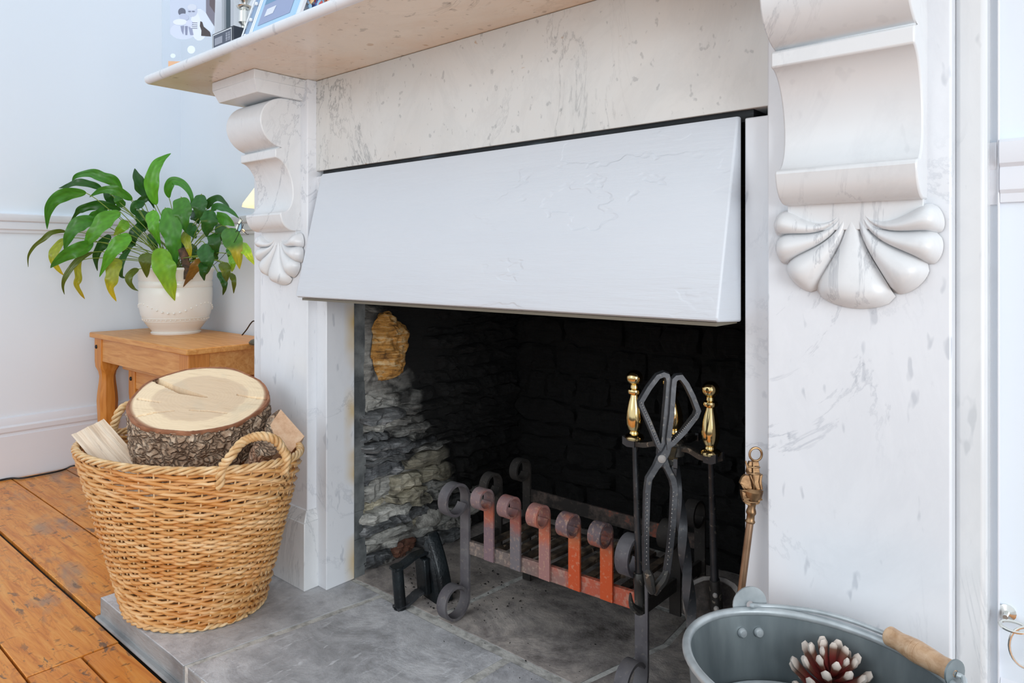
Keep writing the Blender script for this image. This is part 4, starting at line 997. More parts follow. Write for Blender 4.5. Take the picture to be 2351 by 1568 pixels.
flatbar([(1517, 1026), (1518, 1040), (1523, 1058), (1531, 1073), (1545, 1101), (1549, 1120), (1545, 1200), (1538, 1265), (1531, 1315)], wt+.003, [.006, .0075, .009, .006, .0064, .0064, .0058, .0056, .006], .004, False, 'arm')
for pts, ww in (([(1483, 1305), (1489, 1322), (1493, 1342), (1499, 1362)], wt-.003), ([(1532, 1308), (1524, 1328), (1511, 1346), (1503, 1364)], wt+.003)):
    b = MB(); P_ = smoothpath([onw(u, v_, ww) for u, v_ in pts], 4); b.tube(P_, [.0045+.0035*math.sin(PI*i/(len(P_)-1)) for i in range(len(P_))], 8); b.build('jaw', M['iron_worn'], tg)
b = MB(); b.lathe([(.006, 0), (.006, .002), (.004, .0035), (.0005, .004)], onw(1519, 1053, wt-.006), 16, axis=-FW); tag(b.build('rivet', M['ash'], tg), 'pale steel pivot rivet')
b = MB()
for base_, w_ in (([(1471, 922), (1514, 1022)], wt-.0012), ([(1602, 948), (1543, 1014)], wt-.0072), ([(1486, 1130), (1484, 1300)], wt-.0062), ([(1547, 1125), (1532, 1300)], wt+.0)):
    (u0, v0), (u1, v1) = base_
    for i in range(18): b.ball(onw(u0+(u1-u0)*(i+.5)/18, v0+(v1-v0)*(i+.5)/18, w_-.0042), .0009, 6)
o = b.build('hammer_dots', M['ash'], tg); o['kind'] = 'stuff'

# ================================================================== BRASS TOASTING FORK / POKER WITH GALLEON HANDLE
rp = Vector((-.3655, -.0165, .534)); bot_ = Vector((-.357, -.068, HZ+.003)); 
bot_ = onw(1661, 1560, .93); bot_ = CAM+(bot_-CAM)*1.0
gp = onw(1696, 1400, .918); rt0 = onw(1735, 1044, .925)
dirp = (rt0-gp); 
fk = thing('brass_poker', 'slim brass poker with a sailing ship finial and ring, leaning by the right jamb', 'poker', gp)
ax_up = (onw(1722, 1196, .925)-gp).normalized()
foot_p = gp-ax_up*((gp.z-HZ-.002)/ax_up.z)
b = MB(); b.tube([foot_p, onw(1722, 1198, .925)], .0048, 12); tag(b.build('rod', M['copper'], fk), 'coppery brass rod')
def fp(u, v_, d=0): return onw(u, v_, .925-d)
b = MB(); b.tube([fp(1735+14*math.cos(a), 1043+15*math.sin(a)) for a in [2*PI*i/24 for i in range(24)]], .0016, 8, wrap=True); b.build('ring', M['brass_old'], fk)
b = MB()
prof = [(.0058, 0), (.0065, .002), (.0052, .004), (.0050, .010), (.0066, .013), (.0062, .016), (.0048, .020), (.0055, .028), (.0115, .036), (.0125, .042), (.009, .046)]
b.lathe(prof, fp(1722, 1200), 20, axis=(fp(1727, 1150)-fp(1722, 1200))); b.build('collar', M['brass_old'], fk)
def sheet(poly, d, mat=M['brass_old'], name='ship'):
    b = MB(); P_ = [fp(u, v_, d) for u, v_ in poly]; b.prism(P_, FW*.006); return b
b = MB()
hull = [(1705, 1140), (1704, 1128), (1712, 1131), (1735, 1137), (1751, 1134), (1750, 1143), (1742, 1158), (1722, 1163), (1710, 1156)]
b.prism([fp(u, v_, .004) for u, v_ in hull], FW*.010)
for poly in ([(1699, 1110), (1705, 1096), (1712, 1090), (1722, 1092), (1728, 1126), (1712, 1122), (1704, 1117)], [(1722, 1090), (1745, 1090), (1742, 1106), (1747, 1127), (1730, 1126)], [(1745, 1092), (1752, 1090), (1749, 1104), (1752, 1124), (1747, 1126), (1743, 1108)],
             [(1714, 1086), (1717, 1072), (1726, 1070), (1728, 1087)], [(1727, 1070), (1743, 1073), (1745, 1086), (1729, 1087)], [(1717, 1071), (1721, 1060), (1742, 1060), (1744, 1071)]):
    b.prism([fp(u, v_, .003) for u, v_ in poly], FW*.006)
for p0, p1 in (((1713, 1086), (1746, 1088)), ((1716, 1071), (1745, 1073)), ((1704, 1126), (1752, 1128)), ((1722, 1090), (1738, 1126)), ((1730, 1060), (1731, 1130)), ((1712, 1058), (1720, 1090)), ((1705, 1143), (1750, 1147)), ((1706, 1150), (1744, 1154)), ((1703, 1112), (1710, 1124))):
    b.tube([fp(*p0, .0045), fp((p0[0]+p1[0])/2, (p0[1]+p1[1])/2+1.5, .006), fp(*p1, .0045)], .0013, 6)
b.build('ship_finial', M['brass_old'], fk, bevel=.0008)

# ================================================================== BUCKET
BZ = .37; bth = -.11
def be(t, f, off=0):   # f 0 bottom 1 rim
    a, b_ = (.137*(.74+.26*f)+off), (.112*(.74+.26*f)+off); x, y = a*math.cos(t), b_*math.sin(t)
    return Vector((-.233+x*math.cos(bth)-y*math.sin(bth), -.181+x*math.sin(bth)+y*math.cos(bth), HZ+.002+(BZ-HZ-.002)*f))
bk = thing('metal_bucket', 'galvanised oval metal bucket with wooden grip bail handle, at the right of the hearth', 'bucket', (-.233, -.181, HZ))
NB_ = 72; ts = [2*PI*k/NB_ for k in range(NB_)]
b = MB(); rings = [[be(t, f) for t in ts] for f in (0, .02, .25, .5, .75, 1)] + [[be(t, f, -.0018) for t in ts] for f in (1, .75, .5, .25, .03)]
b.loft(rings, True, True); b.build('body', M['galv'], bk, ang=50)
b = MB(); b.tube([be(t, 1.0, .0005) for t in ts], .0048, 10, wrap=True); b.build('rim', M['galv_rim'], bk)
b = MB(); rings = [[be(t, .665, -.004-.0*k) for t in ts] for k in (0,)]
pan_c = be(0, .72).z-.012
b.loft([[be(t, .72, o_)+UP*z_ for t in ts] for o_, z_ in ((-.0045, 0), (-.0045, .012), (-.010, .014), (-.014, .0), (-.05, -.003), (-.10, -.004))], True, True); b.build('inner_pan', M['galv'], bk, ang=50)
b = MB(); b.tube([be(t, .72, -.0075)+UP*.014 for t in ts], .0028, 8, wrap=True); b.build('inner_pan_rim', M['galv_rim'], bk)
def bt(u, v_):
    return min(ts, key=lambda t: (proj(be(t, 1))[0]-u)**2+(proj(be(t, 1))[1]-v_)**2)
t1 = bt(1725, 1404)
e1 = be(t1, 1, .006)
e1c = onw(1722, 1388, proj(e1)[2])
# ear: upright disc riveted outside the rim
b = MB(); b.lathe([(.0045, 0), (.0215, 0), (.0215, .002), (.0045, .002)], e1c, 28, axis=(be(t1, 1, 1)-be(t1, 1, 0)), closed=True); b.build('ear', M['galv_rim'], bk)
t2 = t1+PI; e2 = be(t2, 1, .006); e2c = e2+UP*.010
b = MB(); b.lathe([(.0045, 0), (.0215, 0), (.0215, .002), (.0045, .002)], e2c, 28, axis=(be(t2, 1, 1)-be(t2, 1, 0)), closed=True); b.build('ear', M['galv_rim'], bk)
for (u, v_) in ((1706, 1446), (1750, 1444)):
    best = min(((k, f) for k in range(NB_) for f in (.78, .81, .84, .87, .9, .93, .96)), key=lambda q: (proj(be(ts[q[0]], q[1], -.002))[0]-u)**2+(proj(be(ts[q[0]], q[1], -.002))[1]-v_)**2)
    t_, f_ = ts[best[0]], best[1]; n_in = (be(t_, f_, -.01)-be(t_, f_, 0)).normalized()
    b = MB(); b.lathe([(.0055, 0), (.0055, .003), (.004, .005), (.0005, .0055)], be(t_, f_, -.002), 14, axis=n_in); b.build('rivet', M['galv_rim'], bk)
# bail: wire swung over to the back right, resting on the rim
bw = proj(e1c)[2]
bail = [e1c+RT*.004-FW*.004, onw(1727, 1390, bw-.010), onw(1745, 1391, bw-.002), onw(1800, 1394, .845), onw(1880, 1405, .825), onw(1960, 1427, .80), onw(2035, 1456, .775)]
b = MB(); b.tube(smoothpath(bail, 6), .0027, 10)
g0, g1 = onw(2037, 1457, .775), onw(2196, 1548, .700)
b.tube([g0, g1], .0024, 8); b.tube(smoothpath([g1, onw(2215, 1570, .69), onw(2190, 1680, .64), e2c], 5), .0027, 8); b.build('bail', M['galv_rim'], bk)
L_ = (g1-g0).length; b = MB()
b.lathe([(.003, 0), (.0085, .001), (.0105, L_*.04), (.0098, L_*.2), (.0112, L_*.33), (.0118, L_*.42), (.0112, L_*.425), (.0118, L_*.43), (.0118, L_*.49), (.0112, L_*.495), (.0117, L_*.5), (.0112, L_*.62), (.0100, L_*.8), (.0108, L_*.93), (.0115, L_*.97), (.003, L_*.98)], g0, 24, axis=(g1-g0)); b.build('grip', M['grip'], bk, ang=30)
b = MB(); b.lathe([(.0035, 0), (.0135, 0), (.0135, .002), (.0035, .002)], g1-(g1-g0).normalized()*.003, 24, axis=(g1-g0), closed=True); b.build('washer', M['galv'], bk)
# pine cone sitting in the bucket
pcz = pan_c+.008
pc = onz(1890, 1590, pcz); pc = onw(1893, 1600, .80)
pc.z = pcz+.0
cone = thing('pine_cone', 'open pine cone with frosted white tips inside the metal bucket', 'pine cone', pc)
axis_c = (UP-FW*.25+RT*.05).normalized(); CL = .062
b = MB(); b.lathe([(.002, 0), (.010, .008), (.010, .03), (.003, CL*.9)], pc, 12, axis=axis_c); b.build('core', tuple_mat if False else M['root'], cone)
sm = MB(); rings = []; cols = []
for (t, w_, h_, c_) in ((0, .0030, .0012, S(60, 28, 24)), (.45, .0042, .0016, S(132, 44, 40)), (.76, .0050, .0026, S(120, 84, 68)), (.88, .0052, .0034, S(208, 194, 182)), (1, .0026, .0022, S(220, 208, 198))):
    x_ = .036*t; zc = .008*t*t
    rings.append([Vector((x_, w_, zc)), Vector((x_, w_*.5, zc+h_)), Vector((x_, -w_*.5, zc+h_)), Vector((x_, -w_, zc)), Vector((x_, -w_*.5, zc-h_)), Vector((x_, w_*.5, zc-h_))]); cols += [c_[:3]]*6
sm.loft(rings, True, True, 0, False, cols); proto = None
Q = axis_c.to_track_quat('Z', 'Y')
for i in range(46):
    t = i/45; ang_ = i*2.39996; elev = math.radians(-8+66*t**1.2); r0 = .006*(1-t*.6); h_ = .008+CL*.80*t; sc = (.62+.9*math.sin(PI*min(1, .12+t*.75)))*.66
    if proto is None: proto = sm.build('scale', M['scale'], None, smooth=True, ang=60); o = proto
    else: o = proto.copy(); C.objects.link(o)
    Mx = Matrix.Translation(pc) @ Q.to_matrix().to_4x4() @ Matrix.Rotation(ang_, 4, 'Z') @ Matrix.Translation((r0, 0, h_)) @ Matrix.Rotation(-elev, 4, 'Y') @ Matrix.Scale(sc*1.25, 4)
    o.parent = cone; o.matrix_parent_inverse = Matrix.Translation(-pc); o.matrix_basis = Mx

# ================================================================== WALL HOOK
hk0 = ony(2312, 1405, BF)
hk = thing('wall_hook', 'small chrome screw eye with a ring, on the white panel at the far right', 'hook', hk0)
b = MB(); b.lathe([(.009, 0), (.009, .002), (.003, .004), (.0025, .016)], hk0, 16, axis=(0, -1, 0)); b.build('screw_eye', M['silver'], hk)
b = MB(); c0 = hk0+Vector((.008, -.020, -.006)); b.tube([c0+Vector((.0125*math.cos(a), .006*math.sin(a), .003*math.sin(a))) for a in [2*PI*i/24 for i in range(24)]], .0019, 8, wrap=True); b.build('eye_ring', M['silver'], hk)
b = MB(); c1 = c0+Vector((.012, -.002, -.018)); b.tube([c1+Vector((.017*math.cos(a)*.9, .005*math.cos(a), .022*math.sin(a))) for a in [2*PI*i/28 for i in range(28)]], .0016, 8, wrap=True); b.build('ring', M['silver'], hk)

# ================================================================== PINE TABLES
TZ = .516
tb = thing('side_table', 'honey pine side table with turned legs holding the potted plant', 'table', (-2.6, .25, 0))
tx0, tx1, ty0, ty1 = -3.02, -2.193, .066, .415
b = MB(); b.box(tx0, tx1, ty0, ty1, TZ-.020, TZ); b.build('tabletop', M['pine'], tb, bevel=.004, seg=3)
def turned_leg(x, y, hw, ztop, parent, zs=1.0):
    b = MB()
    def sq(z, w, ch=.0):
        c_ = w*ch; return [Vector((x+sx*(w-(c_ if k else 0)), y+sy*(w-(0 if k else c_)), z)) for sx, sy, ks in ((1, 1, (0, 1)), (-1, 1, (1, 0)), (-1, -1, (0, 1)), (1, -1, (1, 0))) for k in ks]
    zt_ = ztop; sec = [(0, .82, .5), (.02, .84, .5), (zt_-.30, .98, .5), (zt_-.245, 1.06, .5), (zt_-.215, 1.0, .5), (zt_-.170, .84, .5), (zt_-.150, .78, .45), (zt_-.130, .86, .35), (zt_-.112, 1.08, .2), (zt_-.090, 1.1, .08), (zt_, 1.1, .04)]
    b.loft([sq(z, hw*k, c) for z, k, c in sec if z >= 0], True, True); return b.build('leg', M['pine_leg'], parent, smooth=True, ang=28, bevel=0)
for x in (tx0+.048, tx1-.05):
    for y in (ty0+.048, ty1-.048): turned_leg(x, y, .031, TZ-.020, tb)
for (x0, x1, y0, y1) in ((tx0+.075, tx1-.08, ty0+.018, ty0+.036), (tx0+.075, tx1-.08, ty1-.036, ty1-.018), (tx0+.018, tx0+.036, ty0+.075, ty1-.066), (tx1-.036, tx1-.018, ty0+.075, ty1-.066)):
    b = MB(); b.box(x0, x1, y0, y1, TZ-.108, TZ-.020); b.build('apron', M['pine'], tb, bevel=.001)
for (x, z_) in ((tx0+.035, TZ-.055), (tx1-.05, TZ-.085)):
    b = MB(); b.lathe([(.008, 0), (.007, .004), (.001, .006)], (x, ty0+.0145, z_), 14, axis=(0, -1, 0)); tag(b.build('stud', M['black'], tb), 'black iron stud')
# nested smaller table
NZ = TZ-.118
nt_ = thing('nest_table', 'smaller pine table tucked underneath the side table', 'table', (-2.62, .25, 0))
nx0, nx1 = tx0+.16, tx1-.13
b = MB(); b.box(nx0, nx1, ty0+.06, ty1-.05, NZ-.016, NZ); b.build('tabletop', M['pine'], nt_, bevel=.003)
for x in (nx0+.045, nx1-.045):
    for y in (ty0+.105, ty1-.09): turned_leg(x, y, .026, NZ-.016, nt_)
b = MB(); b.box(nx0+.07, nx1-.07, ty0+.08, ty0+.095, NZ-.085, NZ-.016); b.build('apron', M['pine'], nt_, bevel=.001)
b = MB(); b.lathe([(.008, 0), (.007, .004), (.001, .006)], (nx0+.04, ty0+.077, NZ-.05), 14, axis=(0, -1, 0)); tag(b.build('stud', M['black'], nt_), 'black iron stud')

# ================================================================== POT AND PLANT
PC = Vector((-2.734, .272, TZ))
pot = thing('plant_pot', 'cream glazed ceramic pot with embossed bands on the pine side table', 'plant pot', PC)
pp = [(.070, 0), (.086, .0), (.088, .006), (.083, .009), (.085, .014), (.098, .030), (.113, .052), (.1225, .075), (.1275, .105), (.129, .145), (.129, .172), (.1268, .176), (.129, .180), (.129, .196), (.1268, .200), (.1295, .206), (.131, .232), (.136, .240), (.138, .246), (.135, .251), (.129, .250), (.127, .240), (.123, .20), (.06, .19)]
b = MB(); b.lathe(pp, PC, 64); b.build('body', M['ceramic'], pot, ang=50)
b = MB()
for zz, rr_ in ((.062, .1178), (.050, .1118)): b.tube([PC+Vector((rr_*math.cos(a), rr_*math.sin(a), zz)) for a in [2*PI*i/64 for i in range(64)]], .0012, 5, wrap=True)
for i in range(44): a = 2*PI*i/44; b.ball(PC+Vector((.1150*math.cos(a), .1150*math.sin(a), .056)), .0028, 8)
for i in range(40):
    a = 2*PI*i/40; b.ball(PC+Vector((.1268*math.cos(a), .1268*math.sin(a), .100+.018*math.sin(a*3))), .0042, 8); b.ball(PC+Vector((.1268*math.cos(a), .1268*math.sin(a), .188)), .0026, 6)
b.build('embossing', M['ceramic'], pot)
plant = thing('peace_lily', 'drooping peace lily with glossy green and some yellow leaves, in the cream pot', 'plant', PC+Vector((0, 0, .2)))
b = MB(); b.lathe([(.001, 0), (.118, 0), (.12, .004), (.001, .010)], PC+Vector((0, 0, .198)), 32); b.build('soil', M['soil'], plant)
def LA(x, y): return (40+x/4.357, 340+y/4.357)
def LB(x, y): return (300+x/4.357, 340+y/4.357)
G = {'g': (S(74, 138, 34), S(58, 122, 38)), 'd': (S(44, 96, 24), S(36, 80, 26)), 'b': (S(98, 168, 40), S(78, 146, 36)), 'l': (S(120, 176, 44), S(168, 196, 52)), 'y': (S(150, 160, 44), S(206, 186, 44)), 'o': (S(96, 112, 34), S(88, 104, 36)), 'n': (S(150, 110, 40), S(120, 86, 44)), 'gy': (S(62, 120, 34), S(196, 184, 44)), 't': (S(52, 112, 40), S(46, 100, 40)), 'yy': (S(176, 172, 46), S(204, 176, 40))}
def depth_for(u):
    return 2.70-.0006*(408-u) if u < 408 else 2.70-.0015*(u-408)
LEAVES = [
 (LA, [(1150, 520), (1000, 430), (850, 420), (720, 490)], 88, 'g', -.02), (LA, [(690, 450), (520, 452), (370, 520), (305, 650), (297, 812)], 110, 'g', -.05), (LA, [(1050, 430), (960, 330), (850, 290), (740, 252), (600, 275), (545, 330)], 100, 'g', .02),
 (LA, [(850, 410), (740, 365), (600, 345), (500, 378), (412, 402)], 66, 'd', .0), (LA, [(1040, 620), (900, 575), (760, 575), (640, 610), (590, 655), (525, 750)], 84, 'd', .04), (LA, [(900, 610), (820, 655), (740, 690), (690, 725)], 90, 'g', .03),
 (LA, [(800, 735), (680, 735), (570, 800), (500, 920), (470, 1030)], 128, 'g', -.03), (LA, [(1030, 640), (900, 700), (800, 810), (710, 930), (640, 1040)], 138, 'b', -.05), (LA, [(760, 940), (640, 1000), (520, 1050), (400, 1130), (330, 1200)], 125, 'g', -.06),
 (LA, [(490, 838), (420, 830), (330, 850), (260, 910), (170, 980), (110, 1080), (108, 1190)], 42, 'o', 0), (LA, [(480, 905), (420, 960), (365, 1050), (355, 1120), (420, 1225), (465, 1275)], 72, 'y', .03), (LA, [(760, 1040), (650, 1090), (560, 1170), (480, 1290), (455, 1380), (470, 1465)], 52, 'o', -.02),
 (LA, [(640, 1120), (600, 1200), (610, 1300), (590, 1370), (640, 1460), (675, 1510)], 58, 'yy', .02), (LA, [(1130, 870), (1060, 920), (960, 1020), (890, 1140), (820, 1290)], 130, 'b', -.10), (LA, [(1040, 1120), (970, 1170), (950, 1300), (930, 1400), (990, 1535)], 122, 'y', -.08),
 (LA, [(1215, 1210), (1160, 1235), (1115, 1285), (1120, 1345), (1160, 1400), (1210, 1428)], 62, 'o', -.10), (LA, [(930, 870), (850, 960), (785, 1080), (800, 1230)], 84, 'd', .05), (LA, [(1130, 1010), (1060, 1090), (1030, 1200), (1040, 1280), (1085, 1300)], 56, 'd', .0),
 (LA, [(975, 570), (905, 485), (860, 390)], 74, 'd', .06), (LA, [(1275, 560), (1200, 565), (1160, 620), (1235, 705)], 84, 't', -.04), (LA, [(1100, 730), (1040, 800), (965, 875)], 92, 'l', -.04), (LA, [(1280, 780), (1215, 810), (1150, 900), (1180, 980)], 100, 'd', .02),
 (LA, [(1180, 880), (1100, 980), (1060, 1080)], 90, 'd', .04), (LA, [(1290, 640), (1340, 720), (1330, 830)], 100, 'd', .03),
 (LA, [(1060, 590), (1010, 520), (960, 460)], 80, 'g', .02),
 (LB, [(185, 490), (120, 400), (70, 300), (40, 203)], 128, 'd', .05), (LB, [(256, 570), (215, 440), (215, 300), (260, 170), (330, 100), (403, 52)], 122, 'b', 0),
 (LB, [(385, 500), (375, 420), (415, 335), (500, 350), (575, 420), (612, 520), (590, 640)], 84, 'g', .02), (LB, [(505, 495), (515, 600), (530, 720), (556, 850)], 165, 'g', -.06), (LB, [(705, 465), (690, 560), (690, 640), (702, 730)], 132, 't', -.02),
 (LB, [(765, 610), (795, 540), (870, 500), (940, 545), (988, 592)], 64, 'd', .03), (LB, [(805, 625), (860, 585), (940, 602), (1020, 645), (1085, 705)], 66, 't', 0), (LB, [(345, 600), (380, 700), (415, 850), (432, 960), (445, 1080), (458, 1175)], 172, 'g', -.09),
 (LB, [(228, 620), (222, 720), (250, 840), (300, 985)], 112, 'b', -.07), (LB, [(312, 1000), (312, 1120), (350, 1250), (400, 1400), (442, 1528)], 190, 'l', -.17), (LB, [(795, 620), (785, 720), (765, 800), (760, 890)], 142, 't', -.05),
 (LB, [(860, 700), (950, 715), (1040, 780)], 115, 'g', -.03), (LB, [(975, 800), (1010, 900), (1060, 1030), (1090, 1212)], 165, 'gy', -.08), (LB, [(1105, 940), (1140, 1010), (1185, 1080), (1240, 1170)], 88, 'l', -.02),
 (LB, [(740, 955), (755, 1060), (772, 1150), (762, 1262)], 135, 't', -.10), (LB, [(830, 850), (842, 950), (862, 1090)], 112, 'd', -.05), (LB, [(695, 1110), (655, 1180), (600, 1270), (525, 1390)], 90, 'n', -.16),
 (LB, [(722, 1140), (722, 1230), (737, 1327)], 72, 'd', -.14), (LB, [(150, 1050), (150, 1140), (162, 1297)], 112, 'o', -.14), (LB, [(548, 830), (552, 900), (582, 1000), (602, 1112)], 82, 'y', -.04),
 (LB, [(925, 1140), (950, 1230), (962, 1340)], 92, 'o', -.10), (LB, [(870, 1240), (922, 1310), (940, 1390), (922, 1472)], 60, 'd', -.08), (LB, [(1000, 1070), (1022, 1150), (1010, 1240)], 62, 'l', -.05), (LB, [(1000, 1250), (1032, 1330), (1030, 1455)], 48, 'o', -.04),
 (LB, [(650, 770), (615, 830), (655, 905)], 110, 't', 0), (LB, [(70, 560), (120, 515), (190, 510), (235, 605)], 66, 'd', .04), (LB, [(600, 650), (650, 690), (680, 760)], 84, 'd', .03), (LB, [(120, 620), (110, 720), (170, 820)], 110, 'd', .03), (LB, [(900, 760), (905, 860), (880, 950)], 110, 'd', .02),
 (LB, [(180, 860), (230, 950), (260, 1050)], 80, 'd', .05), (LB, [(520, 900), (500, 980), (520, 1080)], 80, 'd', .05), (LB, [(620, 960), (640, 1060), (620, 1150)], 60, 'd', .04), (LB, [(870, 1120), (800, 1050), (760, 960)], 70, 'd', .03),
 (LB, [(980, 980), (1000, 1060), (990, 1160)], 60, 'g', .0),
]
for li, (fn, pts, wpx, ck, dd) in enumerate(LEAVES):
    px = [fn(*p) for p in pts]; n0 = len(px)
    P_ = []
    for i, (u, v_) in enumerate(px):
        t = i/(n0-1); w_ = depth_for(u)+dd*.8+.03*math.sin(t*PI)*(-1)
        if u > 520: w_ = min(w_, depth_for(u)-.0)
        P_.append(onw(u, v_, w_))
    sp = smoothpath(P_, 8); n_ = len(sp); wm = wpx/4.357/1617*2.68/2*1.04
    b = MB(); rings = []; cols = []; c0_, c1_ = G[ck]; k1 = rnd.uniform(.85, 1.15)
    for i, p in enumerate(sp):
        t = i/(n_-1); tan = (sp[min(i+1, n_-1)]-sp[max(i-1, 0)]).normalized()
        view = (CAM-p).normalized(); sd = tan.cross(view).normalized(); nr_ = sd.cross(tan).normalized()
        if nr_.dot(view) < 0: nr_ = -nr_
        tl = .35*math.sin(li*1.7); sd2 = (sd*math.cos(tl)+nr_*math.sin(tl)); nr2 = (nr_*math.cos(tl)-sd*math.sin(tl))
        w_ = wm*((1-(1-min(1, t/.34))**2)**.75 if t < .34 else (1-((t-.34)/.66)**1.55)**1.12)*(1+.07*math.sin(t*19+li*2))+.0005
        w_ /= max(.8, math.cos(tl)); row_ = []
        for j in range(7):
            q_ = -1+j/3; ruf = .16*w_*math.sin(t*19+li+q_*2)*q_*q_
            row_.append(p+sd2*(q_*w_)+nr2*(w_*(.42*abs(q_)-.26*q_*q_+.05*math.sin(t*46-abs(q_)*7)*(1-abs(q_)))+ruf)); 
            s_ = sstep(.45, .95, t+.12*noise.noise(Vector((q_*2, t*5, li)))) if ck in ('gy', 'y', 'l', 'yy') else t
            br = k1*(.92+.10*abs(q_)+(.22 if abs(q_) < .1 else 0)+.16*noise.noise(Vector((q_*5, t*14, li*3)))+.10*math.sin(t*46-abs(q_)*7))
            cols.append(tuple(min(1, (c0_[k]*(1-s_)+c1_[k]*s_)*br) for k in range(3)))
        rings.append(row_)
    b.loft(rings, False, False, 0, False, cols)
    b.build('leaf', M['leaf'], plant, smooth=True, ang=180, recalc=False)
    # petiole from the crown to the leaf base
    a = rnd.uniform(0, 2*PI); root = PC+Vector((.035*math.cos(a), .035*math.sin(a), .205)); tip_ = sp[0]
    mid = (root+tip_)/2+UP*(.03+.25*abs((tip_-root).x)); mid.z = min(mid.z, max(tip_.z+.02, root.z+.03)) if tip_.z > root.z+.05 else mid.z
    b = MB(); b.tube(smoothpath([root, root.lerp(mid, .55)+UP*.015, mid.lerp(tip_, .6), tip_, sp[1]], 4), .0016, 5); b.build('stem', M['stem'], plant)
rb, rt_ = onw(432, 622, 2.60), onw(418, 572, 2.61)
b = MB(); b.tube([rb-UP*.03, rb, rb.lerp(rt_, .6), rt_, rt_+UP*.006], [.015, .016, .014, .015, .004], 12); b.v = [tuple(Vector(p)+noise.noise_vector(Vector(p)*50)*.004) for p in b.v]
b.build('dead_stump', M['root'], plant)
# butterfly plant pick
bf0 = onw(552, 522, 2.38)
bf = thing('butterfly_ornament', 'small pale blue stained glass butterfly on a wire above the plant', 'ornament', bf0)
def flat_piece(mb, pts, w_, th=.002, col=None): mb.prism([onw(u, v_, w_) for u, v_ in pts], FW*th)
m = Mat('pale_blue_glass', .15, 0, S(150, 200, 232)); M['bglass'] = m.m; m = Mat('pale_green_glass', .15, 0, S(222, 242, 236)); M['gglass'] = m.m
b = MB(); flat_piece(b, [(546, 512), (552, 501), (556, 506), (550, 515)], 2.38); flat_piece(b, [(541, 522), (545, 514), (548, 517), (543, 528)], 2.38); b.build('upper_wing', M['gglass'], bf, smooth=False)
b = MB(); flat_piece(b, [(545, 528), (551, 513), (555, 511), (555, 523), (550, 532)], 2.38); b.build('lower_wing', M['bglass'], bf, smooth=False)
b = MB(); 
for p in ([(545, 513), (550, 515), (556, 507), (551, 500)], [(549, 515), (545, 528), (541, 533)], [(555, 511), (555, 525), (551, 532), (545, 530)], [(556, 524), (559, 515)], [(556, 528), (562, 533), (567, 538), (571, 538)]): b.tube([onw(u, v_, 2.378) for u, v_ in p], .0011, 6)
b.build('leading', M['black'], bf)
b = MB(); b.tube(smoothpath([onw(551, 530, 2.379), onw(535, 560, 2.42), onw(500, 600, 2.52), onw(462, 630, 2.62)], 5), .0009, 5); b.build('wire', M['black'], bf)
b = MB(); flat_piece(b, [(555, 527), (559, 526), (562, 531), (559, 534)], 2.379); b.build('body', M['lampglass'], bf, smooth=False)
# lamp behind the chimneypiece, on the table
lx = onz(607, 786, TZ)
lx = Vector((-2.235, .330, TZ)); lx = onw(632, 775, 2.36); lx.z = TZ
lamp = thing('table_lamp', 'dark bronze table lamp with a lit glass shade on the pine table behind the chimneypiece', 'lamp', lx)
b = MB(); b.lathe([(.001, 0), (.082, 0), (.084, .006), (.078, .012), (.05, .020), (.02, .03), (.010, .05), (.009, .50), (.001, .51)], lx, 36); b.build('base', M['bronze'], lamp, ang=45)
b = MB(); b.lathe([(.105, .455), (.103, .465), (.03, .57), (.028, .566), (.101, .457)], lx, 32, closed=True); b.build('shade', M['lampglass'], lamp)
pl0 = bpy.data.lights.new('lamp_bulb', 'POINT'); pl0.energy = .8; pl0.color = (1, .62, .26); pl0.shadow_soft_size = .03; o = bpy.data.objects.new('lamp_bulb', pl0); C.objects.link(o); o.location = lx+Vector((0, -.02, .44))
b = MB(); b.tube(smoothpath([onw(556, 769, 2.46), onw(566, 757, 2.44), onw(576, 742, 2.42), onw(584, 737, 2.41), onw(600, 745, 2.40)], 5), .0022, 8)
o = b.build('lamp_cord', M['plastic'], lamp)
# black cable along the skirting board
cp = [onz(u, v_, .004) for u, v_ in ((-60, 1103), (0, 1099), (14, 1097), (30, 1098), (50, 1098), (90, 1091), (130, 1083), (150, 1077))]
cp = [Vector((max(p.x, XL+.026), p.y, .0045)) for p in cp]+[onz(165, 1070, .012), onz(185, 1068, .010), onz(215, 1066, .0045), onz(260, 1060, .0045)]
b = MB(); b.tube(smoothpath(cp, 5), .0032, 8); o = b.build('power_cable', M['plastic'], None); tag(o, 'thin black cable lying on the floorboards along the left skirting board', 'cable')

# ================================================================== THINGS ON THE MANTEL SHELF
def quad_print(name, parent, pts, shapes, ox, back=M['white'], mat=M['print']):
    pass
def plane_frame(o, xdir, lean=0):
    x_ = Vector(xdir).normalized(); y_ = (UP*math.cos(lean)+UP.cross(x_)*math.sin(lean)).normalized() if lean else UP.copy()
    n_ = x_.cross(y_).normalized(); return x_, y_, n_
def PT(fr, o, x, y, n=0): return o+fr[0]*x+fr[1]*y+fr[2]*n
def poly_ellipse(cx, cy, rx, ry, rot=0, n=18): return [(cx+rx*math.cos(a)*math.cos(rot)-ry*math.sin(a)*math.sin(rot), cy+rx*math.cos(a)*math.sin(rot)+ry*math.sin(a)*math.cos(rot)) for a in [2*PI*i/n for i in range(n)]]
def prints(name, parent, fr, o, shapes, n0):
    b = MB()
    for k, (poly, col) in enumerate(shapes):
        v = [PT(fr, o, x, y, n0+.00006*k) for x, y in poly]; b.add(v, [tuple(range(len(v)))], 0, [col[:3]]*len(v))
    return b.build(name, M['print'], parent, smooth=False, recalc=False)
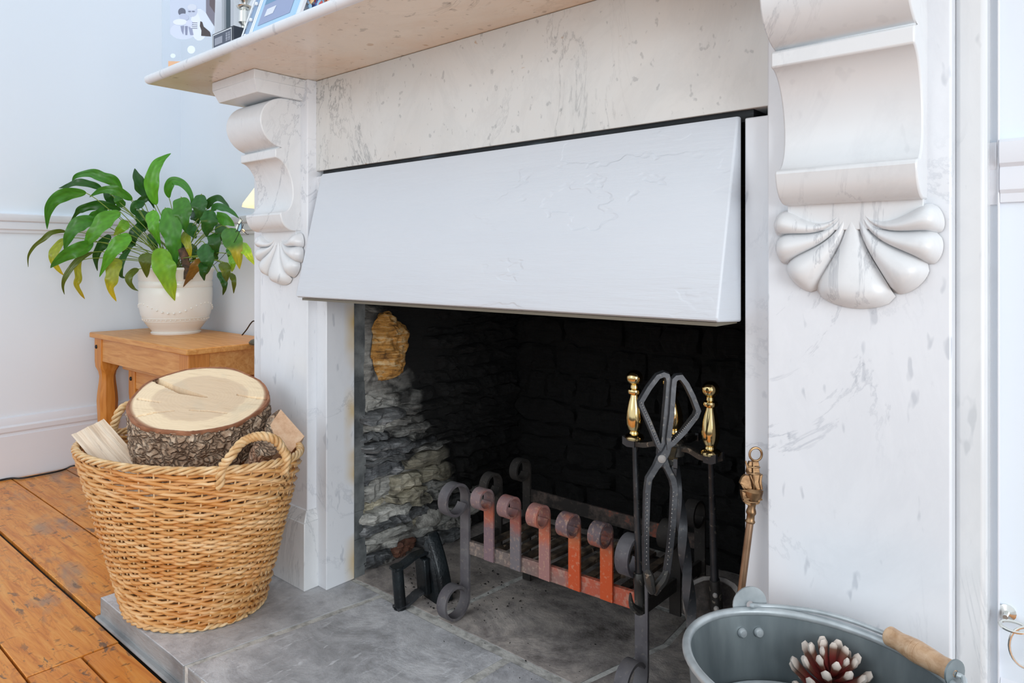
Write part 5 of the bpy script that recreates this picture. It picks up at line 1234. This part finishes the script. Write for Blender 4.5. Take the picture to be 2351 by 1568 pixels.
# photo card in clear acrylic, far left of the shelf
a0 = ony(371, 100, -.222); a0.z = ZT; a1 = ony(490, 60, -.150); a1.z = ZT
xd = (a1-a0); W_ = xd.length; fr = plane_frame(a0, xd); nsgn = 1 if fr[2].dot(CAM-a0) > 0 else -1
ph = thing('photo_card', 'tall card with a black and white photograph of two people hugging', 'photo', (a0+a1)/2)
b = MB(); b.prism([PT(fr, a0, 0, 0), PT(fr, a0, W_, 0), PT(fr, a0, W_, .30), PT(fr, a0, 0, .30)], fr[2]*(-.003*nsgn)); b.build('acrylic_sheet', M['acrylic'], ph, smooth=False)
def px2(u, v_):   # photograph pixel -> card plane coordinates
    d = ray(u, v_); t = (a0-CAM).dot(fr[2])/d.dot(fr[2]); p = CAM+d*t-a0; return (p.dot(fr[0]), p.dot(fr[1]))
def A_px(pts): return [px2(360+x/9.8, y/9.8) for x, y in pts]
def E_px(cx, cy, rx, ry, rot=0): return [px2(360+x/9.8, y/9.8) for x, y in poly_ellipse(cx, cy, rx, ry, rot)]
g1_, g2_, g3_, w1_ = S(196, 208, 230), S(96, 102, 122), S(60, 52, 54), S(224, 232, 246)
pol = [(A_px([(300, -400), (300, 780), (1225, 825), (1330, -400)]), g1_), (A_px([(1110, -400), (1110, 300), (1300, 600), (1330, -400)]), S(120, 118, 134)), (A_px([(1200, -400), (1190, 120), (1310, 300), (1330, -400)]), S(92, 82, 88)),
       (E_px(600, 700, 300, 190), S(206, 216, 238)), (E_px(960, 560, 200, 360), w1_), (A_px([(900, 230), (1010, 215), (1110, 290), (1210, 480), (1290, 600), (1240, 760), (1180, 720), (1060, 600), (1000, 480)]), S(214, 224, 242)),
       (E_px(810, 250, 112, 130), S(190, 200, 224)), (E_px(800, 165, 105, 70), S(208, 216, 232)), (E_px(570, 270, 85, 90), g2_), (E_px(620, 385, 110, 75, .25), S(186, 196, 222)), (E_px(530, 500, 160, 70), w1_), (E_px(740, 530, 80, 75), S(206, 214, 238)),
       (A_px([(985, 480), (1030, 500), (1060, 600), (1200, 720), (1225, 825), (1005, 810), (1010, 690), (975, 590)]), g3_),
       (A_px([(540, 590), (620, 580), (600, 780), (560, 700)]), S(140, 148, 178)), (A_px([(640, 590), (700, 590), (690, 790), (650, 790)]), S(130, 138, 168)), (A_px([(720, 610), (800, 640), (830, 790), (760, 790)]), S(146, 154, 184))]
for yy in (515, 560, 600, 640): pol.append((A_px([(800, yy-8), (920, yy-2), (920, yy+10), (800, yy+4)]), S(120, 126, 150)))
for (x_, y_) in ((745, 262), (830, 262)): pol.append((E_px(x_, y_, 34, 12), S(110, 118, 142)))
pol.append((E_px(785, 1122, 88, 90), S(232, 242, 252))); pol.append((E_px(375, 1260, 58, 50), S(224, 236, 248))); pol.append((A_px([(270, 1380), (620, 1390), (620, 1560), (270, 1560)]), S(224, 176, 138)))
prints('photograph', ph, fr, a0, pol, .0006*nsgn if nsgn > 0 else -.0006)
# trophy
q0 = ony(487, 112, -.190); q1 = ony(536, 90, -.190); tw_ = q1.x-q0.x; tz1 = ony(487, 79, -.190).z
tro = thing('trophy', 'silver trophy cup on a black plinth with a white bordered plaque', 'trophy', ((q0.x+q1.x)/2, -.150, ZT))
b = MB(); b.box(q0.x, q1.x, -.190, -.110, ZT, tz1); b.build('plinth', M['plinth_black'], tro, bevel=.0015)
fr2 = (Vector((1, 0, 0)), UP, Vector((0, -1, 0))); of = Vector((q0.x, -.190, ZT)); hh = tz1-ZT
def rect(x0, x1, y0, y1): return [(x0*tw_, y0*hh), (x1*tw_, y0*hh), (x1*tw_, y1*hh), (x0*tw_, y1*hh)]
sh_ = [(rect(.05, .93, .06, .95), S(232, 236, 240)), (rect(.075, .905, .09, .92), S(72, 80, 98)), (rect(.14, .5, .56, .80), S(150, 154, 168)), (rect(.66, .86, .56, .84), S(150, 154, 168)), (rect(.36, .66, .44, .48), S(120, 126, 140)), (rect(.14, .84, .30, .34), S(110, 116, 132))]
for i in range(3): sh_.append((rect(.66, .86, .60+.09*i, .615+.09*i), S(84, 92, 110)))
sh_.append((rect(.75, .77, .56, .84), S(84, 92, 110)))
prints('plaque', tro, fr2, of, sh_, .0006)
b = MB(); tc_ = Vector(((q0.x+q1.x)/2+.02, -.150, tz1))
b.lathe([(.020, 0), (.021, .003), (.012, .007), (.008, .012), (.010, .016), (.014, .020), (.013, .044), (.007, .048), (.016, .052), (.018, .055), (.007, .060), (.012, .070), (.030, .095), (.038, .13), (.040, .16)], tc_, 28); b.build('cup', M['silver'], tro)
# white frame behind the trophy
f0 = ony(493, 60, -.095); f1 = ony(537, 60, -.095)
wf = thing('picture_frame', 'white framed dark picture standing behind the trophy on the mantel shelf', 'picture frame', ((f0.x+f1.x)/2, -.09, ZT))
fw_ = f1.x-f0.x; b = MB()
b.box(f0.x, f0.x+fw_*.36, -.095, -.08, ZT, ZT+.24); b.box(f0.x+fw_*.36, f1.x, -.095, -.08, ZT, ZT+.030); b.box(f1.x-fw_*.18, f1.x, -.095, -.08, ZT, ZT+.24); b.box(f0.x, f1.x, -.095, -.08, ZT+.22, ZT+.24)
b.build('frame', M['white'], wf, bevel=.001)
fr3 = (Vector((1, 0, 0)), UP, Vector((0, -1, 0)))
prints('picture', wf, fr3, Vector((f0.x, -.088, ZT)), [([(fw_*.36, .03), (fw_*.82, .03), (fw_*.82, .22), (fw_*.36, .22)], S(180, 186, 190)), ([(fw_*.46, .075), (fw_*.74, .09), (fw_*.74, .22), (fw_*.46, .22)], S(66, 88, 98))], 0)
# pale blue leaning frame
bl0 = ony(544, 97, -.205); bl0.z = ZT; bl1 = ony(668, 50, -.205); bl1.z = ZT
bfm = thing('picture_frame', 'pale blue picture frame leaning beside the trophy on the mantel shelf', 'picture frame', (bl0+bl1)/2)
W2 = bl1.x-bl0.x; sl = .45
def bq(x, y, n=0): return Vector((bl0.x+x*W2+y*.30*.34, -.205+y*.30*.18+n, ZT+y*.30*.95))
def bprism(name, x0, x1, y0, y1, n, th, mat): b = MB(); b.prism([bq(x0, y0, n), bq(x1, y0, n), bq(x1, y1, n), bq(x0, y1, n)], (0, th, 0)); return b.build(name, mat, bfm, smooth=False)
bprism('backing', 0, 1, 0, 1, .006, .006, M['white']); bprism('glass_border', .015, .17, .01, 1, .003, .003, M['blue_strip']); bprism('mount', .18, .93, .01, 1, .001, .005, M['pale_blue'])
b = MB(); cols_ = [([(.28, .12), (.86, .12), (.86, .26), (.28, .26)], S(150, 164, 200)), ([(.28, .26), (.86, .26), (.86, 1), (.28, 1)], S(104, 150, 186)), ([(.34, .30), (.60, .32), (.66, .6), (.62, 1), (.36, 1), (.33, .6)], S(222, 232, 248)), ([(.62, .36), (.84, .34), (.84, 1), (.70, 1)], S(210, 224, 232)), ([(.36, .17), (.52, .17), (.54, .22), (.37, .22)], S(222, 228, 240))]
for k, (po, c_) in enumerate(cols_): b.add([bq(x, y, .0004-.0001*k) for x, y in po], [tuple(range(len(po)))], 0, [c_[:3]]*len(po))
b.build('photograph', M['print'], bfm, smooth=False, recalc=False)
b = MB()
for i in range(9): b.ball(bq(.09, .08+i*.11, .0), .0042, 8)
for xx in (.015, .17, .205): b.tube([bq(xx, 0, .0), bq(xx, 1, .0)], .0016, 6)
b.build('lace_trim', M['white'], bfm)
# white block and bright card
c0 = ony(681, 40, -.13); c1 = ony(697, 40, -.13)
b = MB(); b.box(c0.x, c1.x+.004, -.13, -.05, ZT, ZT+.2); o = b.build('greeting_card', M['white'], None, bevel=.001); tag(o, 'plain pale grey box standing between the blue frame and the bright card', 'box')
o.name = 'storage_box'
k0 = ony(698, 30, -.165); k1 = ony(800, 30, -.165); kw = k1.x-k0.x
card = thing('greeting_card', 'white card printed with blue and orange flowers, rightmost on the visible shelf', 'card', ((k0.x+k1.x)/2, -.165, ZT))
b = MB(); b.box(k0.x, k1.x, -.165, -.163, ZT, ZT+.2); b.build('sheet', M['white'], card, smooth=False)
shp = []; R = random.Random(4)
for i in range(230):
    c_ = R.choice([S(226, 122, 86), S(232, 156, 110), S(70, 96, 160), S(44, 60, 110), S(200, 74, 70), S(150, 190, 220), S(240, 200, 150)])
    x_, y_ = R.uniform(.06, .95)*kw, R.uniform(.025, .085); 
    if x_ < .3*kw and R.random() < .5: c_ = S(180, 205, 232)
    shp.append((poly_ellipse(x_, y_, R.uniform(.003, .010), R.uniform(.002, .005), R.uniform(0, 3), 7), c_))
prints('flower_print', card, (Vector((1, 0, 0)), UP, Vector((0, -1, 0))), Vector((k0.x, -.165, ZT)), shp, .0005)
